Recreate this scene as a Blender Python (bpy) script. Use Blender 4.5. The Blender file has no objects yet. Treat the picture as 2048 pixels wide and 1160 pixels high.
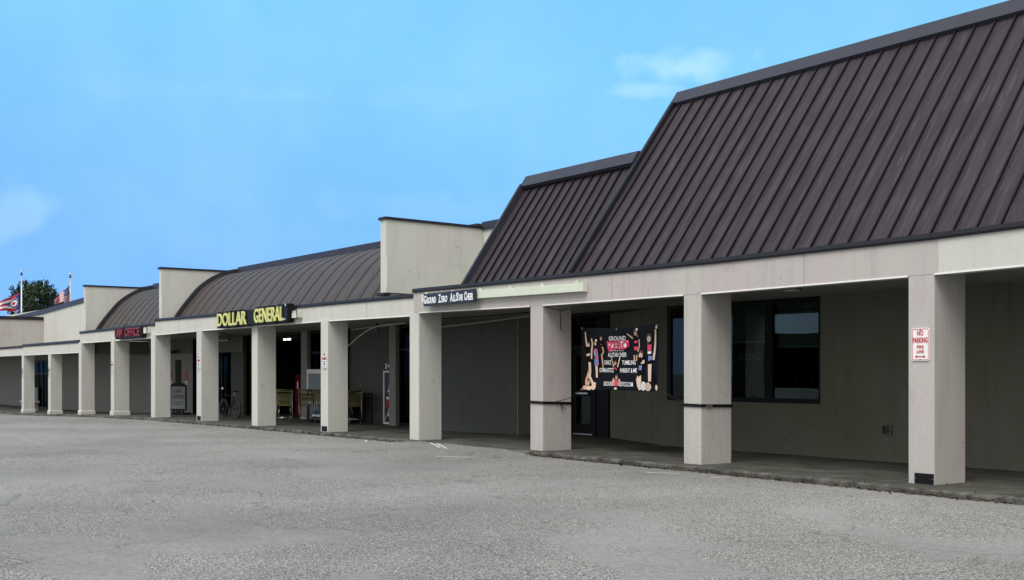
import bpy, bmesh, math, random
from mathutils import Vector, Matrix
random.seed(7)
R = math.radians
S = bpy.context.scene
COL = S.collection

# ------------------------------------------------------------------ camera
AZ = math.atan(1704/2400)
FW = Vector((-math.cos(AZ), math.sin(AZ), 0)); RT = Vector((math.sin(AZ), math.cos(AZ), 0))
CAM = Vector((10.09, -14.28, 1.53))
cd = bpy.data.cameras.new("camera"); cam = bpy.data.objects.new("camera", cd); COL.objects.link(cam)
cam.location = CAM; cam.rotation_euler = (R(90), 0, math.atan2(-FW.x, FW.y))
cd.sensor_width = 36; cd.lens = 36*2400/2048
cd.shift_y = (747.6-580)/2048
cd.clip_start = .1; cd.clip_end = 3000
S.camera = cam
S.render.resolution_x = 1024; S.render.resolution_y = 580

# ------------------------------------------------------------------ sky and sun
SUN_DIR = Vector((.45, -.8, 1.3)).normalized()          # towards the sun
w = bpy.data.worlds.new("World"); S.world = w; w.use_nodes = True
nt = w.node_tree; N = nt.nodes; L = nt.links; N.clear()
def nd(t, **k):
    n = N.new(t)
    for a, b in k.items(): setattr(n, a, b)
    return n
def wm(op, a, b=None, c=None, clamp=False):
    n = nd('ShaderNodeMath', operation=op, use_clamp=clamp)
    for i, v in enumerate((a, b, c)):
        if v is None: continue
        if isinstance(v, (int, float)): n.inputs[i].default_value = v
        else: L.new(v, n.inputs[i])
    return n.outputs[0]
def wdot(v, vec):
    n = nd('ShaderNodeVectorMath', operation='DOT_PRODUCT'); L.new(v, n.inputs[0]); n.inputs[1].default_value = vec
    return n.outputs['Value']
def wmix(f, a, b):
    n = nd('ShaderNodeMix', data_type='RGBA')
    if isinstance(f, (int, float)): n.inputs[0].default_value = f
    else: L.new(f, n.inputs[0])
    for i, v in ((6, a), (7, b)):
        if isinstance(v, tuple): n.inputs[i].default_value = v+(1,)
        else: L.new(v, n.inputs[i])
    return n.outputs[2]
tc = nd('ShaderNodeTexCoord'); D = tc.outputs['Generated']
up_ = wdot(D, (0, 0, 1)); side_ = wdot(D, tuple(RT))
add = nd('ShaderNodeVectorMath', operation='ADD'); L.new(D, add.inputs[0]); add.inputs[1].default_value = (0, 0, .60)
nor = nd('ShaderNodeVectorMath', operation='NORMALIZE'); L.new(add.outputs[0], nor.inputs[0])
sky = nd('ShaderNodeTexSky', sky_type='NISHITA', sun_disc=False)
sky.sun_elevation = math.asin(SUN_DIR.z); sky.sun_rotation = math.atan2(SUN_DIR.x, SUN_DIR.y)
sky.air_density = 1.0; sky.dust_density = .3; sky.ozone_density = 1.0
L.new(nor.outputs[0], sky.inputs[0])
tint = nd('ShaderNodeMix', data_type='RGBA', blend_type='MULTIPLY'); tint.inputs[0].default_value = 1
L.new(sky.outputs[0], tint.inputs[6])
tf = wm('ADD', wm('MULTIPLY', wm('SUBTRACT', up_, .04), 5.0), wm('MULTIPLY', side_, .9), clamp=True)
L.new(wmix(tf, (1.78, 2.62, 3.1), (2.15, 3.60, 3.3)), tint.inputs[7])
nz = nd('ShaderNodeTexNoise'); nz.inputs['Scale'].default_value = 2.2; nz.inputs['Detail'].default_value = 7; L.new(D, nz.inputs['Vector'])
n1 = nz.outputs['Fac']
front = wdot(D, tuple(FW)); up = wdot(D, (0, 0, 1)); side = wdot(D, tuple(RT))
# unseen cloud deck added behind and overhead for neutral fill, clear patch over shops
cov = wm('ADD', wm('MULTIPLY', front, -1.0), wm('MULTIPLY', up, .7))
cov = wm('ADD', cov, wm('MULTIPLY', wm('SUBTRACT', n1, .5), 1.2))
cov = wm('MULTIPLY_ADD', cov, 1.6, .75, clamp=True)
nz2 = nd('ShaderNodeTexNoise'); nz2.inputs['Scale'].default_value = 24; nz2.inputs['Detail'].default_value = 6; L.new(D, nz2.inputs['Vector'])
def puff(cs, cz, ws, wz, lo):
    a = wm('DIVIDE', wm('SUBTRACT', side, cs), ws); b = wm('DIVIDE', wm('SUBTRACT', up, cz), wz)
    d = wm('SQRT', wm('ADD', wm('MULTIPLY', a, a), wm('MULTIPLY', b, b)))
    v = wm('ADD', wm('SUBTRACT', 1.0, d), wm('MULTIPLY', wm('SUBTRACT', nz2.outputs['Fac'], .5), 3.0))
    return wm('MULTIPLY', wm('MULTIPLY', v, 1.2, clamp=True), lo)
def vdir(px, py):
    v = (FW + RT*((px-1024)/2400) + Vector((0, 0, (747.6-py)/2400))).normalized()
    return v.dot(RT), v.z
pf = None
for (px, py, wpx, wpy, lo) in ((1370, 138, 125, 32, .34), (1290, 178, 100, 18, .24), (15, 430, 95, 60, .17), (560, 190, 420, 26, .05), (880, 420, 260, 40, .06)):
    a, b = vdir(px, py); p = puff(a, b, wpx/2400, wpy/2400, lo)
    pf = p if pf is None else wm('MAXIMUM', pf, p)
nz3 = nd('ShaderNodeTexNoise'); nz3.inputs['Scale'].default_value = 7; nz3.inputs['Detail'].default_value = 8; nz3.inputs['Roughness'].default_value = .6; L.new(D, nz3.inputs['Vector'])
veil = wm('MULTIPLY', wm('MULTIPLY_ADD', nz3.outputs['Fac'], 3.2, -1.35, clamp=True), .15)
sk0 = wmix(veil, tint.outputs[2], (5.2, 8.2, 9.8))
sk = wmix(pf, sk0, (6.8, 8.9, 10.2))
greyc = wmix(n1, (5.6, 5.6, 5.7), (9.4, 9.2, 9.0))
sk = wmix(cov, sk, greyc)
bg = nd('ShaderNodeBackground'); bg.inputs[1].default_value = .10; L.new(sk, bg.inputs[0])
wo = nd('ShaderNodeOutputWorld'); L.new(bg.outputs[0], wo.inputs[0])

sl = bpy.data.lights.new("sun", 'SUN'); so = bpy.data.objects.new("sun", sl); COL.objects.link(so)
sl.energy = 2.4; sl.angle = R(38); sl.color = (1, .97, .92)
so.location = (0, -20, 30); so.rotation_euler = SUN_DIR.to_track_quat('Z', 'Y').to_euler()
S.view_settings.view_transform = 'Standard'; S.view_settings.look = 'None'
S.view_settings.exposure = 0.32; S.view_settings.gamma = 1

# ------------------------------------------------------------------ materials
MT = {}
class NB:
    def __init__(s, name):
        s.m = bpy.data.materials.new(name); s.m.use_nodes = True; s.t = s.m.node_tree; s.t.nodes.clear()
        s.out = s.t.nodes.new('ShaderNodeOutputMaterial'); s.b = s.t.nodes.new('ShaderNodeBsdfPrincipled')
        s.t.links.new(s.b.outputs[0], s.out.inputs[0]); s.tc = s.t.nodes.new('ShaderNodeTexCoord').outputs['Object']
        MT[name] = s.m
    def n(s, t, **k):
        x = s.t.nodes.new(t)
        for a, b in k.items(): setattr(x, a, b)
        return x
    def l(s, a, b): s.t.links.new(a, b)
    def mapv(s, scale=(1, 1, 1), src=None):
        m = s.n('ShaderNodeMapping'); m.inputs['Scale'].default_value = scale; s.l(src or s.tc, m.inputs[0]); return m.outputs[0]
    def noise(s, scale, detail=4, vec=None, rough=.55):
        x = s.n('ShaderNodeTexNoise'); x.inputs['Scale'].default_value = scale; x.inputs['Detail'].default_value = detail
        x.inputs['Roughness'].default_value = rough; s.l(vec or s.tc, x.inputs['Vector']); return x.outputs['Fac']
    def ramp(s, v, stops):
        x = s.n('ShaderNodeValToRGB'); e = x.color_ramp.elements
        while len(e) < len(stops): e.new(.5)
        for i, (p, c) in enumerate(stops):
            e[i].position = p; e[i].color = (c if isinstance(c, tuple) else (c, c, c))+(1,)
        s.l(v, x.inputs[0]); return x.outputs[0]
    def mix(s, f, a, b, mode='MIX'):
        x = s.n('ShaderNodeMix', data_type='RGBA', blend_type=mode)
        if isinstance(f, (int, float)): x.inputs[0].default_value = f
        else: s.l(f, x.inputs[0])
        for i, v in ((6, a), (7, b)):
            if isinstance(v, tuple): x.inputs[i].default_value = v+(1,)
            else: s.l(v, x.inputs[i])
        return x.outputs[2]
    def math(s, op, a, b=None, clamp=False):
        x = s.n('ShaderNodeMath', operation=op, use_clamp=clamp)
        for i, v in enumerate((a, b)):
            if v is None: continue
            if isinstance(v, (int, float)): x.inputs[i].default_value = v
            else: s.l(v, x.inputs[i])
        return x.outputs[0]
    def bump(s, h, st, dist=.01):
        x = s.n('ShaderNodeBump'); x.inputs['Strength'].default_value = st; x.inputs['Distance'].default_value = dist
        s.l(h, x.inputs['Height']); s.l(x.outputs[0], s.b.inputs['Normal'])
    def col(s, c):
        if isinstance(c, tuple): s.b.inputs['Base Color'].default_value = c+(1,)
        else: s.l(c, s.b.inputs['Base Color'])
    def rough(s, v):
        if isinstance(v, (int, float)): s.b.inputs['Roughness'].default_value = v
        else: s.l(v, s.b.inputs['Roughness'])

def stucco(name, base, alt, alt2, grime=.35):
    q = NB(name)
    big = q.noise(.9, 4); c = q.mix(q.ramp(big, [(.38, 0.), (.66, 1.)]), base, alt)
    c = q.mix(q.math('MULTIPLY', q.ramp(q.noise(.55, 3, q.mapv((1, 1, .5))), [(.5, 0.), (.75, 1.)]), .6), c, alt2)
    st = q.noise(3.0, 5, q.mapv((1.8, 1.8, .16)), .65)
    c = q.mix(q.math('MULTIPLY', q.ramp(st, [(.50, 0.), (.78, 1.)]), grime), c, tuple(v*.55 for v in base))
    fine = q.noise(70, 3); c = q.mix(.16, c, q.ramp(fine, [(.3, .15), (.7, .8)]), 'OVERLAY')
    sp = q.noise(9, 6, None, .7); c = q.mix(q.math('MULTIPLY', q.ramp(sp, [(.66, 0.), (.72, 1.)]), .25), c, tuple(v*.4 for v in base))
    vx = q.n('ShaderNodeVectorMath', operation='ADD'); q.l(q.tc, vx.inputs[0]); vn = q.n('ShaderNodeTexNoise'); vn.inputs['Scale'].default_value = 2.2; vn.inputs['Detail'].default_value = 6; q.l(q.tc, vn.inputs[0]); q.l(vn.outputs['Color'], vx.inputs[1])
    ve = q.n('ShaderNodeTexVoronoi', feature='DISTANCE_TO_EDGE'); ve.inputs['Scale'].default_value = .8; q.l(vx.outputs[0], ve.inputs['Vector'])
    ck = q.math('MULTIPLY', q.ramp(ve.outputs['Distance'], [(0., 1.), (.007, 0.)]), q.ramp(q.noise(.8, 2), [(.52, 0.), (.58, 1.)]))
    c = q.mix(q.math('MULTIPLY', ck, .38), c, tuple(v*.35 for v in base))
    bl = q.ramp(q.noise(1.7, 6, None, .7), [(.56, 0.), (.70, 1.)]); c = q.mix(q.math('MULTIPLY', bl, .22), c, tuple(v*.6 for v in alt))
    q.col(c); q.rough(.92); q.b.inputs['Specular IOR Level'].default_value = .25
    h = q.math('ADD', q.math('MULTIPLY', fine, .5), q.noise(14, 5)); q.bump(h, .35, .006)
    return q.m
stucco('stucco_taupe', (.45, .44, .415), (.455, .405, .40), (.48, .49, .45))
stucco('stucco_cream', (.54, .55, .50), (.56, .56, .53), (.49, .465, .46), .25)
stucco('stucco_shaded', (.125, .130, .092), (.148, .145, .120), (.105, .118, .07), .4)  # canopy shade put into the colour of these three shop wall stuccos
stucco('stucco_shaded_grey', (.088, .10, .088), (.10, .105, .095), (.08, .09, .075), .4)
stucco('stucco_shaded_pale', (.24, .238, .215), (.255, .24, .225), (.22, .22, .19), .3)
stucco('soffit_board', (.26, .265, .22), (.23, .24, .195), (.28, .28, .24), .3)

def simple(name, c, rough=.6, metal=0., var=.15, scale=6, spec=None, em=None, bump=0):
    q = NB(name); n = q.noise(scale, 4)
    cc = q.mix(n, tuple(v*(1-var) for v in c), tuple(min(1, v*(1+var)) for v in c)); q.col(cc); q.rough(rough)
    q.b.inputs['Metallic'].default_value = metal
    if spec is not None: q.b.inputs['Specular IOR Level'].default_value = spec
    if em: q.b.inputs['Emission Color'].default_value = em[0]+(1,); q.b.inputs['Emission Strength'].default_value = em[1]
    if bump: q.bump(n, bump, .01)
    return q.m
def roofmat(name, a, b, hi, axis_scale):
    q = NB(name)
    st = q.noise(5, 6, q.mapv(axis_scale), .7); c = q.mix(q.ramp(st, [(.35, 0.), (.7, 1.)]), a, b)
    st2 = q.noise(14, 3, q.mapv(axis_scale), .6); c = q.mix(q.math('MULTIPLY', q.ramp(st2, [(.52, 0.), (.70, 1.)]), .42), c, hi)
    bigv = q.noise(.5, 3); c = q.mix(q.math('MULTIPLY', bigv, .5), c, tuple(v*.6 for v in a))
    q.col(c); q.rough(q.math('ADD', q.math('MULTIPLY', st, .25), .42)); q.b.inputs['Specular IOR Level'].default_value = .22
    q.bump(q.noise(1.6, 2), .25, .03)
roofmat('mansard_metal', (.028, .022, .028), (.058, .047, .060), (.135, .118, .152), (1.7, .12, .12))
roofmat('vault_metal', (.055, .049, .046), (.090, .075, .077), (.115, .098, .104), (1.7, .12, .12))
simple('cap_metal', (.032, .033, .048), .5, 0, .25, 2, spec=.3)
simple('flash_metal', (.012, .013, .018), .5, 0, .25, 3, spec=.3)
simple('black_metal', (.006, .006, .007), .55, 0, .2, spec=.2)
simple('frame_black', (.004, .004, .005), .5, 0, .2, spec=.15)
simple('white_trim', (.78, .78, .76), .6, 0, .08)
simple('white_plate', (.80, .80, .80), .45, 0, .04)
simple('sign_red', (.50, .015, .02), .5, 0, .1)
simple('sign_ink', (.02, .02, .025), .5)
simple('navy_board', (.010, .018, .034), .5, 0, .2)
simple('letter_white', (.80, .84, .86), .5, 0, .08, 20)
simple('letter_yellow', (.60, .62, .21), .5, 0, .12, 8)
simple('letter_red', (.22, .008, .022), .5, 0, .3, 8)
simple('raceway_paint', (.60, .66, .54), .6, 0, .12, 5)
simple('box_paint', (.62, .62, .56), .6, 0, .08)
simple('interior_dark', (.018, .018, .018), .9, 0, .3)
simple('blind_cloth', (.38, .40, .32), .9, 0, .1)
simple('chrome', (.55, .55, .5), .28, .9, .1)
simple('gold', (.62, .50, .22), .3, .9, .1)
simple('cart_wire', (.26, .235, .085), .45, .3, .2)
simple('cart_plastic', (.10, .095, .03), .5, 0, .2)
simple('rubber', (.014, .014, .014), .8)
simple('blue_trophy', (.02, .07, .22), .35, .2, .2)
simple('panel_grey', (.20, .23, .25), .6, 0, .1)
simple('panel_teal', (.06, .10, .12), .35, 0, .15)
simple('machine_red', (.10, .003, .005), .7, 0, .1, spec=.05)
simple('notice_red', (.38, .04, .04), .6)
simple('rope', (.012, .011, .011), .9)
simple('skin_print', (.60, .36, .26), .6, 0, .5, 26)
simple('skin_print_pale', (.72, .54, .43), .6, 0, .42, 26)
simple('hair_print', (.10, .055, .035), .6, 0, .3, 30)
simple('pink_print', (.78, .05, .13), .55, 0, .3, 30)
simple('blue_print', (.16, .24, .52), .55, 0, .1, 30)
simple('white_print', (.88, .88, .88), .55, 0, .05, 30)
simple('black_print', (.002, .002, .003), .6, spec=.1)
simple('banner_cloth', (.0012, .0018, .0028), .42, 0, .2, 4, spec=.16)
simple('pole_metal', (.45, .46, .46), .35, .5, .1)
simple('flag_white', (.78, .78, .78), .8)
simple('flag_red', (.42, .02, .04), .8)
simple('flag_blue', (.02, .03, .16), .8)
simple('lamp_lit', (.9, .9, .85), .5, em=((1, 1, .95), 2.2))
simple('lamp_dim', (.9, .9, .6), .5, em=((1, 1, .62), 1.3))
simple('bark', (.09, .07, .055), .9, 0, .3, 6, bump=.5)
simple('stone_bench', (.34, .33, .31), .9, 0, .15)
simple('seam_shadow', (.009, .008, .010), .55, 0, .2, spec=.2)  # near-black ribs: side shadow of the roof seams put into their colour
simple('ribbed_panel', (.16, .16, .13), .7, 0, .15)
simple('grille', (.10, .105, .11), .6, 0, .2)
simple('line_paint', (.60, .60, .56), .8, 0, .3, 12)

q = NB('leaf')
oi = q.n('ShaderNodeObjectInfo'); n_ = q.noise(.55, 3); n2_ = q.noise(3.0, 2)
c_ = q.mix(q.ramp(n_, [(.35, 0.), (.65, 1.)]), (.009, .026, .010), (.026, .066, .012)); c_ = q.mix(q.math('MULTIPLY', n2_, .5), c_, (.005, .018, .009))
q.col(c_); q.rough(.6)

for GN, GI in (('glass_window', 1.38), ('glass_dim', 1.18)):
  q = NB(GN)            # tinted shop glass: see through, with a real mirror share by angle
  q.t.nodes.remove(q.b)
  tr = q.n('ShaderNodeBsdfTransparent'); tr.inputs[0].default_value = (.50, .56, .54, 1)
  gl = q.n('ShaderNodeBsdfGlossy'); gl.inputs[0].default_value = (.75, .9, .95, 1) if GI > 1.3 else (.12, .15, .15, 1); gl.inputs['Roughness'].default_value = .01
  fr = q.n('ShaderNodeFresnel'); fr.inputs[0].default_value = GI
  mx = q.n('ShaderNodeMixShader'); q.l(fr.outputs[0], mx.inputs[0]); q.l(tr.outputs[0], mx.inputs[1]); q.l(gl.outputs[0], mx.inputs[2]); q.l(mx.outputs[0], q.out.inputs[0])

# asphalt with exposed aggregate, smoother sealed patches, cracks
q = NB('asphalt')
wv = q.noise(1.3, 3)
vo = q.n('ShaderNodeTexVoronoi', feature='F1'); vo.inputs['Scale'].default_value = 72; q.l(q.tc, vo.inputs['Vector'])
sep = q.n('ShaderNodeSeparateColor'); q.l(vo.outputs['Color'], sep.inputs[0])
stone = q.ramp(sep.outputs[0], [(0., (.17, .17, .165)), (.3, (.30, .30, .29)), (.7, (.43, .43, .41)), (1., (.60, .60, .57))])
gap = q.ramp(vo.outputs['Distance'], [(.30, 1.), (.70, .30)])
stone = q.mix(1., stone, gap, 'MULTIPLY')
fine = q.noise(16, 6, None, .75); smooth = q.ramp(fine, [(.30, (.165, .165, .165)), (.70, (.32, .32, .315))])
pm = q.noise(.42, 3, q.mapv((.8, 1.4, 1)), .5)
pmask = q.ramp(pm, [(.535, 0.), (.565, 1.)])
c = q.mix(q.math('SUBTRACT', 1.0, q.math('MULTIPLY', pmask, .75)), smooth, stone)
tone = q.noise(.16, 5, None, .6); c = q.mix(.62, c, q.ramp(tone, [(.28, .20), (.72, .62)]), 'OVERLAY')
stn = q.ramp(q.noise(.75, 5, q.mapv((1, 1, 1)), .6), [(.62, 0.), (.74, 1.)]); c = q.mix(q.math('MULTIPLY', stn, .3), c, (.10, .10, .095))
red = q.ramp(q.noise(.9, 5, q.mapv((.35, 1.6, 1)), .6), [(.58, 0.), (.70, 1.)])
sx = q.n('ShaderNodeSeparateXYZ'); q.l(q.tc, sx.inputs[0])
far = q.math('MULTIPLY', q.math('SUBTRACT', -8.0, sx.outputs[0]), .05, clamp=True)
c = q.mix(q.math('MULTIPLY', q.math('MULTIPLY', red, far), .35), c, (.30, .17, .12))
ws = q.n('ShaderNodeVectorMath', operation='ADD'); q.l(q.tc, ws.inputs[0])
nv = q.n('ShaderNodeTexNoise'); nv.inputs['Scale'].default_value = 1.1; nv.inputs['Detail'].default_value = 5; q.l(q.tc, nv.inputs[0])
q.l(nv.outputs['Color'], ws.inputs[1])
vc = q.n('ShaderNodeTexVoronoi', feature='DISTANCE_TO_EDGE'); vc.inputs['Scale'].default_value = .33; q.l(ws.outputs[0], vc.inputs['Vector'])
cr = q.ramp(vc.outputs['Distance'], [(.0, 1.), (.006, 0.)])
cr = q.math('MULTIPLY', cr, q.ramp(q.noise(.5, 2), [(.44, 0.), (.50, 1.)]))
c = q.mix(q.math('MULTIPLY', cr, .6), c, (.05, .048, .045))
q.col(c); q.rough(.93); q.b.inputs['Specular IOR Level'].default_value = .2
hh = q.math('MULTIPLY', q.math('SUBTRACT', 1.0, vo.outputs['Distance']), q.math('SUBTRACT', 1.0, q.math('MULTIPLY', pmask, .7)))
q.bump(q.math('ADD', hh, q.math('MULTIPLY', fine, .5)), .5, .010)

q = NB('concrete_walk')
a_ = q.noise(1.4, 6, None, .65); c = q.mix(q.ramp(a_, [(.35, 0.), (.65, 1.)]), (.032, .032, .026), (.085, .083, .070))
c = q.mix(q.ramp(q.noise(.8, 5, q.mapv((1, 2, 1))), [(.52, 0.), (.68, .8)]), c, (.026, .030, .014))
br = q.n('ShaderNodeTexBrick'); br.offset = 0; br.inputs['Scale'].default_value = 1; br.inputs['Brick Width'].default_value = 1.53; br.inputs['Row Height'].default_value = 1.6
br.inputs['Mortar Size'].default_value = .012; br.inputs['Color1'].default_value = (1, 1, 1, 1); br.inputs['Color2'].default_value = (.85, .85, .85, 1); br.inputs['Mortar'].default_value = (.12, .12, .12, 1)
q.l(q.tc, br.inputs[0]); c = q.mix(1., c, br.outputs[0], 'MULTIPLY')
q.col(c); q.rough(.85); q.bump(q.noise(30, 4), .3, .005)
q = NB('kerb_concrete')
a_ = q.noise(3.2, 6, None, .7); c = q.mix(q.ramp(a_, [(.38, 0.), (.62, 1.)]), (.022, .021, .016), (.12, .118, .104))
q.col(c); q.rough(.95); q.bump(a_, .8, .03)
q = NB('debris'); q.col(q.mix(q.noise(8, 3), (.02, .017, .012), (.09, .07, .04))); q.rough(.95)
q = NB('weed'); q.col(q.mix(q.noise(8, 3), (.05, .08, .02), (.12, .12, .05))); q.rough(.8)

# ------------------------------------------------------------------ builders
class MB:
    def __init__(s): s.b = bmesh.new(); s.mi = 0
    def face(s, pts, mi=None):
        vs = [s.b.verts.new(p) for p in pts]
        f = s.b.faces.new(vs); f.material_index = s.mi if mi is None else mi; return f
    def box(s, x0, x1, y0, y1, z0, z1):
        v = [s.b.verts.new(p) for p in ((x0,y0,z0),(x1,y0,z0),(x1,y1,z0),(x0,y1,z0),(x0,y0,z1),(x1,y0,z1),(x1,y1,z1),(x0,y1,z1))]
        for q in ((0,3,2,1),(4,5,6,7),(0,1,5,4),(1,2,6,5),(2,3,7,6),(3,0,4,7)):
            s.b.faces.new([v[i] for i in q]).material_index = s.mi
        return s
    def obox(s, p, q, t, z0, z1, z0b=None, z1b=None):
        """wall panel from p to q (xy) with thickness t to the left side of p->q"""
        p = Vector(p); q = Vector(q); d = (q-p).normalized(); n = Vector((-d.y, d.x))*t
        z0b = z0 if z0b is None else z0b; z1b = z1 if z1b is None else z1b
        P = [(p.x,p.y,z0),(q.x,q.y,z0b),(q.x+n.x,q.y+n.y,z0b),(p.x+n.x,p.y+n.y,z0),(p.x,p.y,z1),(q.x,q.y,z1b),(q.x+n.x,q.y+n.y,z1b),(p.x+n.x,p.y+n.y,z1)]
        v = [s.b.verts.new(a) for a in P]
        for f in ((0,3,2,1),(4,5,6,7),(0,1,5,4),(1,2,6,5),(2,3,7,6),(3,0,4,7)): s.b.faces.new([v[i] for i in f]).material_index = s.mi
        return s
    def prism_x(s, prof, x0, x1):
        """profile in (y,z) swept along x"""
        a = [s.b.verts.new((x0, y, z)) for y, z in prof]; b = [s.b.verts.new((x1, y, z)) for y, z in prof]
        n = len(prof)
        for i in range(n): s.b.faces.new((a[i], a[(i+1)%n], b[(i+1)%n], b[i])).material_index = s.mi
        s.b.faces.new(a[::-1]).material_index = s.mi; s.b.faces.new(b).material_index = s.mi
        return s
    def tube(s, pts, r, n=6, closed=False, r2=None):
        pts = [Vector(p) for p in pts]; rings = []; m = len(pts)
        for i, p in enumerate(pts):
            if closed: d = pts[(i+1)%m]-pts[i-1]
            else: d = pts[min(i+1, m-1)]-pts[max(i-1, 0)]
            d.normalize(); u = d.cross(Vector((0,0,1)))
            if u.length < .05: u = d.cross(Vector((1,0,0)))
            u.normalize(); v = d.cross(u); rr = r if r2 is None else r+(r2-r)*i/(m-1)
            rings.append([s.b.verts.new(p+u*rr*math.cos(2*math.pi*k/n)+v*rr*math.sin(2*math.pi*k/n)) for k in range(n)])
        for i in range(m if closed else m-1):
            A = rings[i]; B = rings[(i+1)%m]
            for k in range(n): s.b.faces.new((A[k], A[(k+1)%n], B[(k+1)%n], B[k])).material_index = s.mi
        if not closed:
            s.b.faces.new(rings[0][::-1]).material_index = s.mi; s.b.faces.new(rings[-1]).material_index = s.mi
        return s
    def lathe(s, prof, c=(0,0,0), n=16):
        c = Vector(c); rings = [[s.b.verts.new(c+Vector((r*math.cos(2*math.pi*k/n), r*math.sin(2*math.pi*k/n), z))) for k in range(n)] for r, z in prof]
        for A, B in zip(rings, rings[1:]):
            for k in range(n): s.b.faces.new((A[k], A[(k+1)%n], B[(k+1)%n], B[k])).material_index = s.mi
        s.b.faces.new(rings[0][::-1]); s.b.faces.new(rings[-1]); return s
    def build(s, name, mat, parent=None, smooth=False, bevel=0):
        bmesh.ops.remove_doubles(s.b, verts=s.b.verts, dist=1e-5)
        bmesh.ops.recalc_face_normals(s.b, faces=s.b.faces)
        return finish(s.b, name, mat, parent, smooth, bevel)
def finish(b, name, mat, parent, smooth=False, bevel=0):
    me = bpy.data.meshes.new(name)
    if parent is not None:
        o = Vector((0,0,0)); p = parent
        while p is not None: o += Vector(p.location); p = p.parent
        if o.length > 0: bmesh.ops.translate(b, verts=b.verts, vec=-o)
    b.to_mesh(me); b.free()
    for m in (mat if isinstance(mat, (list, tuple)) else [mat]): me.materials.append(MT[m])
    if smooth:
        for p in me.polygons: p.use_smooth = True
    ob = bpy.data.objects.new(name, me); COL.objects.link(ob); ob.parent = parent
    if bevel:
        md = ob.modifiers.new('bevel', 'BEVEL'); md.width = bevel; md.segments = 2; md.limit_method = 'ANGLE'
    return ob
def tag(o, label, cat, group=None, kind=None):
    if label: o['label'] = label
    if cat: o['category'] = cat
    if group: o['group'] = group
    if kind: o['kind'] = kind
    return o
def thing(name, label, cat, loc=(0,0,0), group=None):
    o = bpy.data.objects.new(name, None); COL.objects.link(o); o.location = loc; o.empty_display_size = .2
    return tag(o, label, cat, group)
def dup(root, loc, rz, label=None):
    r = root.copy(); COL.objects.link(r); r.location = loc; r.rotation_euler = (0, 0, rz)
    if label: r['label'] = label
    for ch in list(root.children):
        c = ch.copy(); COL.objects.link(c); c.parent = r
        for g in list(ch.children):
            d = g.copy(); COL.objects.link(d); d.parent = c
    return r
def textbm(txt, W, H, ext=.004, off=0.0, shear=0.0, space=1.0, res=3, front_only=False):
    """text as a bmesh lying in the x-z plane, facing -y, box W x H from origin"""
    cu = bpy.data.curves.new('t', 'FONT'); cu.body = txt; cu.size = 1; cu.offset = 0; cu.shear = shear
    cu.space_character = space; cu.resolution_u = res; cu.extrude = 0 if front_only else .5; cu.offset = off; cu.fill_mode = 'FRONT' if front_only else 'BOTH'
    ob = bpy.data.objects.new('t', cu); COL.objects.link(ob)
    dg = bpy.context.evaluated_depsgraph_get(); me = bpy.data.meshes.new_from_object(ob.evaluated_get(dg))
    bpy.data.objects.remove(ob); bpy.data.curves.remove(cu)
    b = bmesh.new(); b.from_mesh(me); bpy.data.meshes.remove(me)
    xs = [v.co.x for v in b.verts]; ys = [v.co.y for v in b.verts]
    x0, x1, y0, y1 = min(xs), max(xs), min(ys), max(ys)
    for v in b.verts:
        x = (v.co.x-x0)/(x1-x0)*W; z = (v.co.y-y0)/(y1-y0)*H; y = (.5-v.co.z)*ext if not front_only else 0
        v.co = (x, y-ext if not front_only else 0, z)
    for f in b.faces: f.material_index = 0; f.smooth = False
    return b
def shift(b, v): bmesh.ops.translate(b, verts=b.verts, vec=Vector(v)); return b
def joinbm(bs):
    o = bs[0]
    for x in bs[1:]:
        me = bpy.data.meshes.new('j'); x.to_mesh(me); x.free(); o.from_mesh(me); bpy.data.meshes.remove(me)
    return o
def lerp(tab, x):
    tab = sorted(tab)
    if x <= tab[0][0]: return tab[0][1]
    for (a, u), (b, v) in zip(tab, tab[1:]):
        if x <= b: return u+(v-u)*(x-a)/(b-a)
    return tab[-1][1]

# ------------------------------------------------------------------ ground
ZW = [(-75, -.42), (-60, -.40), (-50.6, -.35), (-46, -.28), (-41.4, -.17), (-36.8, -.08), (-32.2, -.02), (-28, 0), (400, 0)]
YK = [(-75, -.6), (-60, -.55), (-46, -.5), (-36, -.5), (-31, -.42), (-23, -.20), (-18, -.20), (-13, -.22), (-8, -.30), (-4, -.42), (0, -.58), (4, -.72), (12, -1.0)]
def zw(x): return lerp(ZW, x)
def yk(x): return lerp(YK, x)
def zroad(x, y):
    z = zw(x)-.075
    rx = max(0, min(1, (x+14.6)/1.2))*max(0, min(1, (-8.6-x)/1.2)); ry = max(0, min(1, (y+2.6)/2.0))
    return z+.068*rx*ry
m = MB()
xs = [-2500, -600, -200, -100, -75, -60, -50.6, -46, -41.4, -36.8, -32.2, -28, -22, -18] + [-15+.4*i for i in range(20)] + [-6, 0, 6, 15, 40, 200, 600, 2500]
ys = [-2500, -600, -200, -60, -30, -15, -8, -5, -3.5, -2.6, -2.1, -1.6, -1.1, -.6, -.1, .4, 2, 20, 200, 2500]
g = [[m.b.verts.new((x, y, zroad(x, y) if y < 2.5 else zw(x)-.09)) for y in ys] for x in xs]
for i in range(len(xs)-1):
    for j in range(len(ys)-1): m.b.faces.new((g[i][j], g[i+1][j], g[i+1][j+1], g[i][j+1]))
o = m.build('parking_lot', 'asphalt'); tag(o, None, None, kind='structure')
m = MB(); kx = [12-.125*i for i in range(698)]; rows = []
for x in kx:
    z = zw(x); rows.append([m.b.verts.new(p) for p in ((x, yk(x)+.14, z-.6), (x, yk(x)+.14, z), (x, 12, z))])
for A, B in zip(rows, rows[1:]):
    for k in range(2): m.b.faces.new((A[k], A[k+1], B[k+1], B[k]))
tag(m.build('sidewalk', 'concrete_walk'), None, None, kind='structure')
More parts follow.
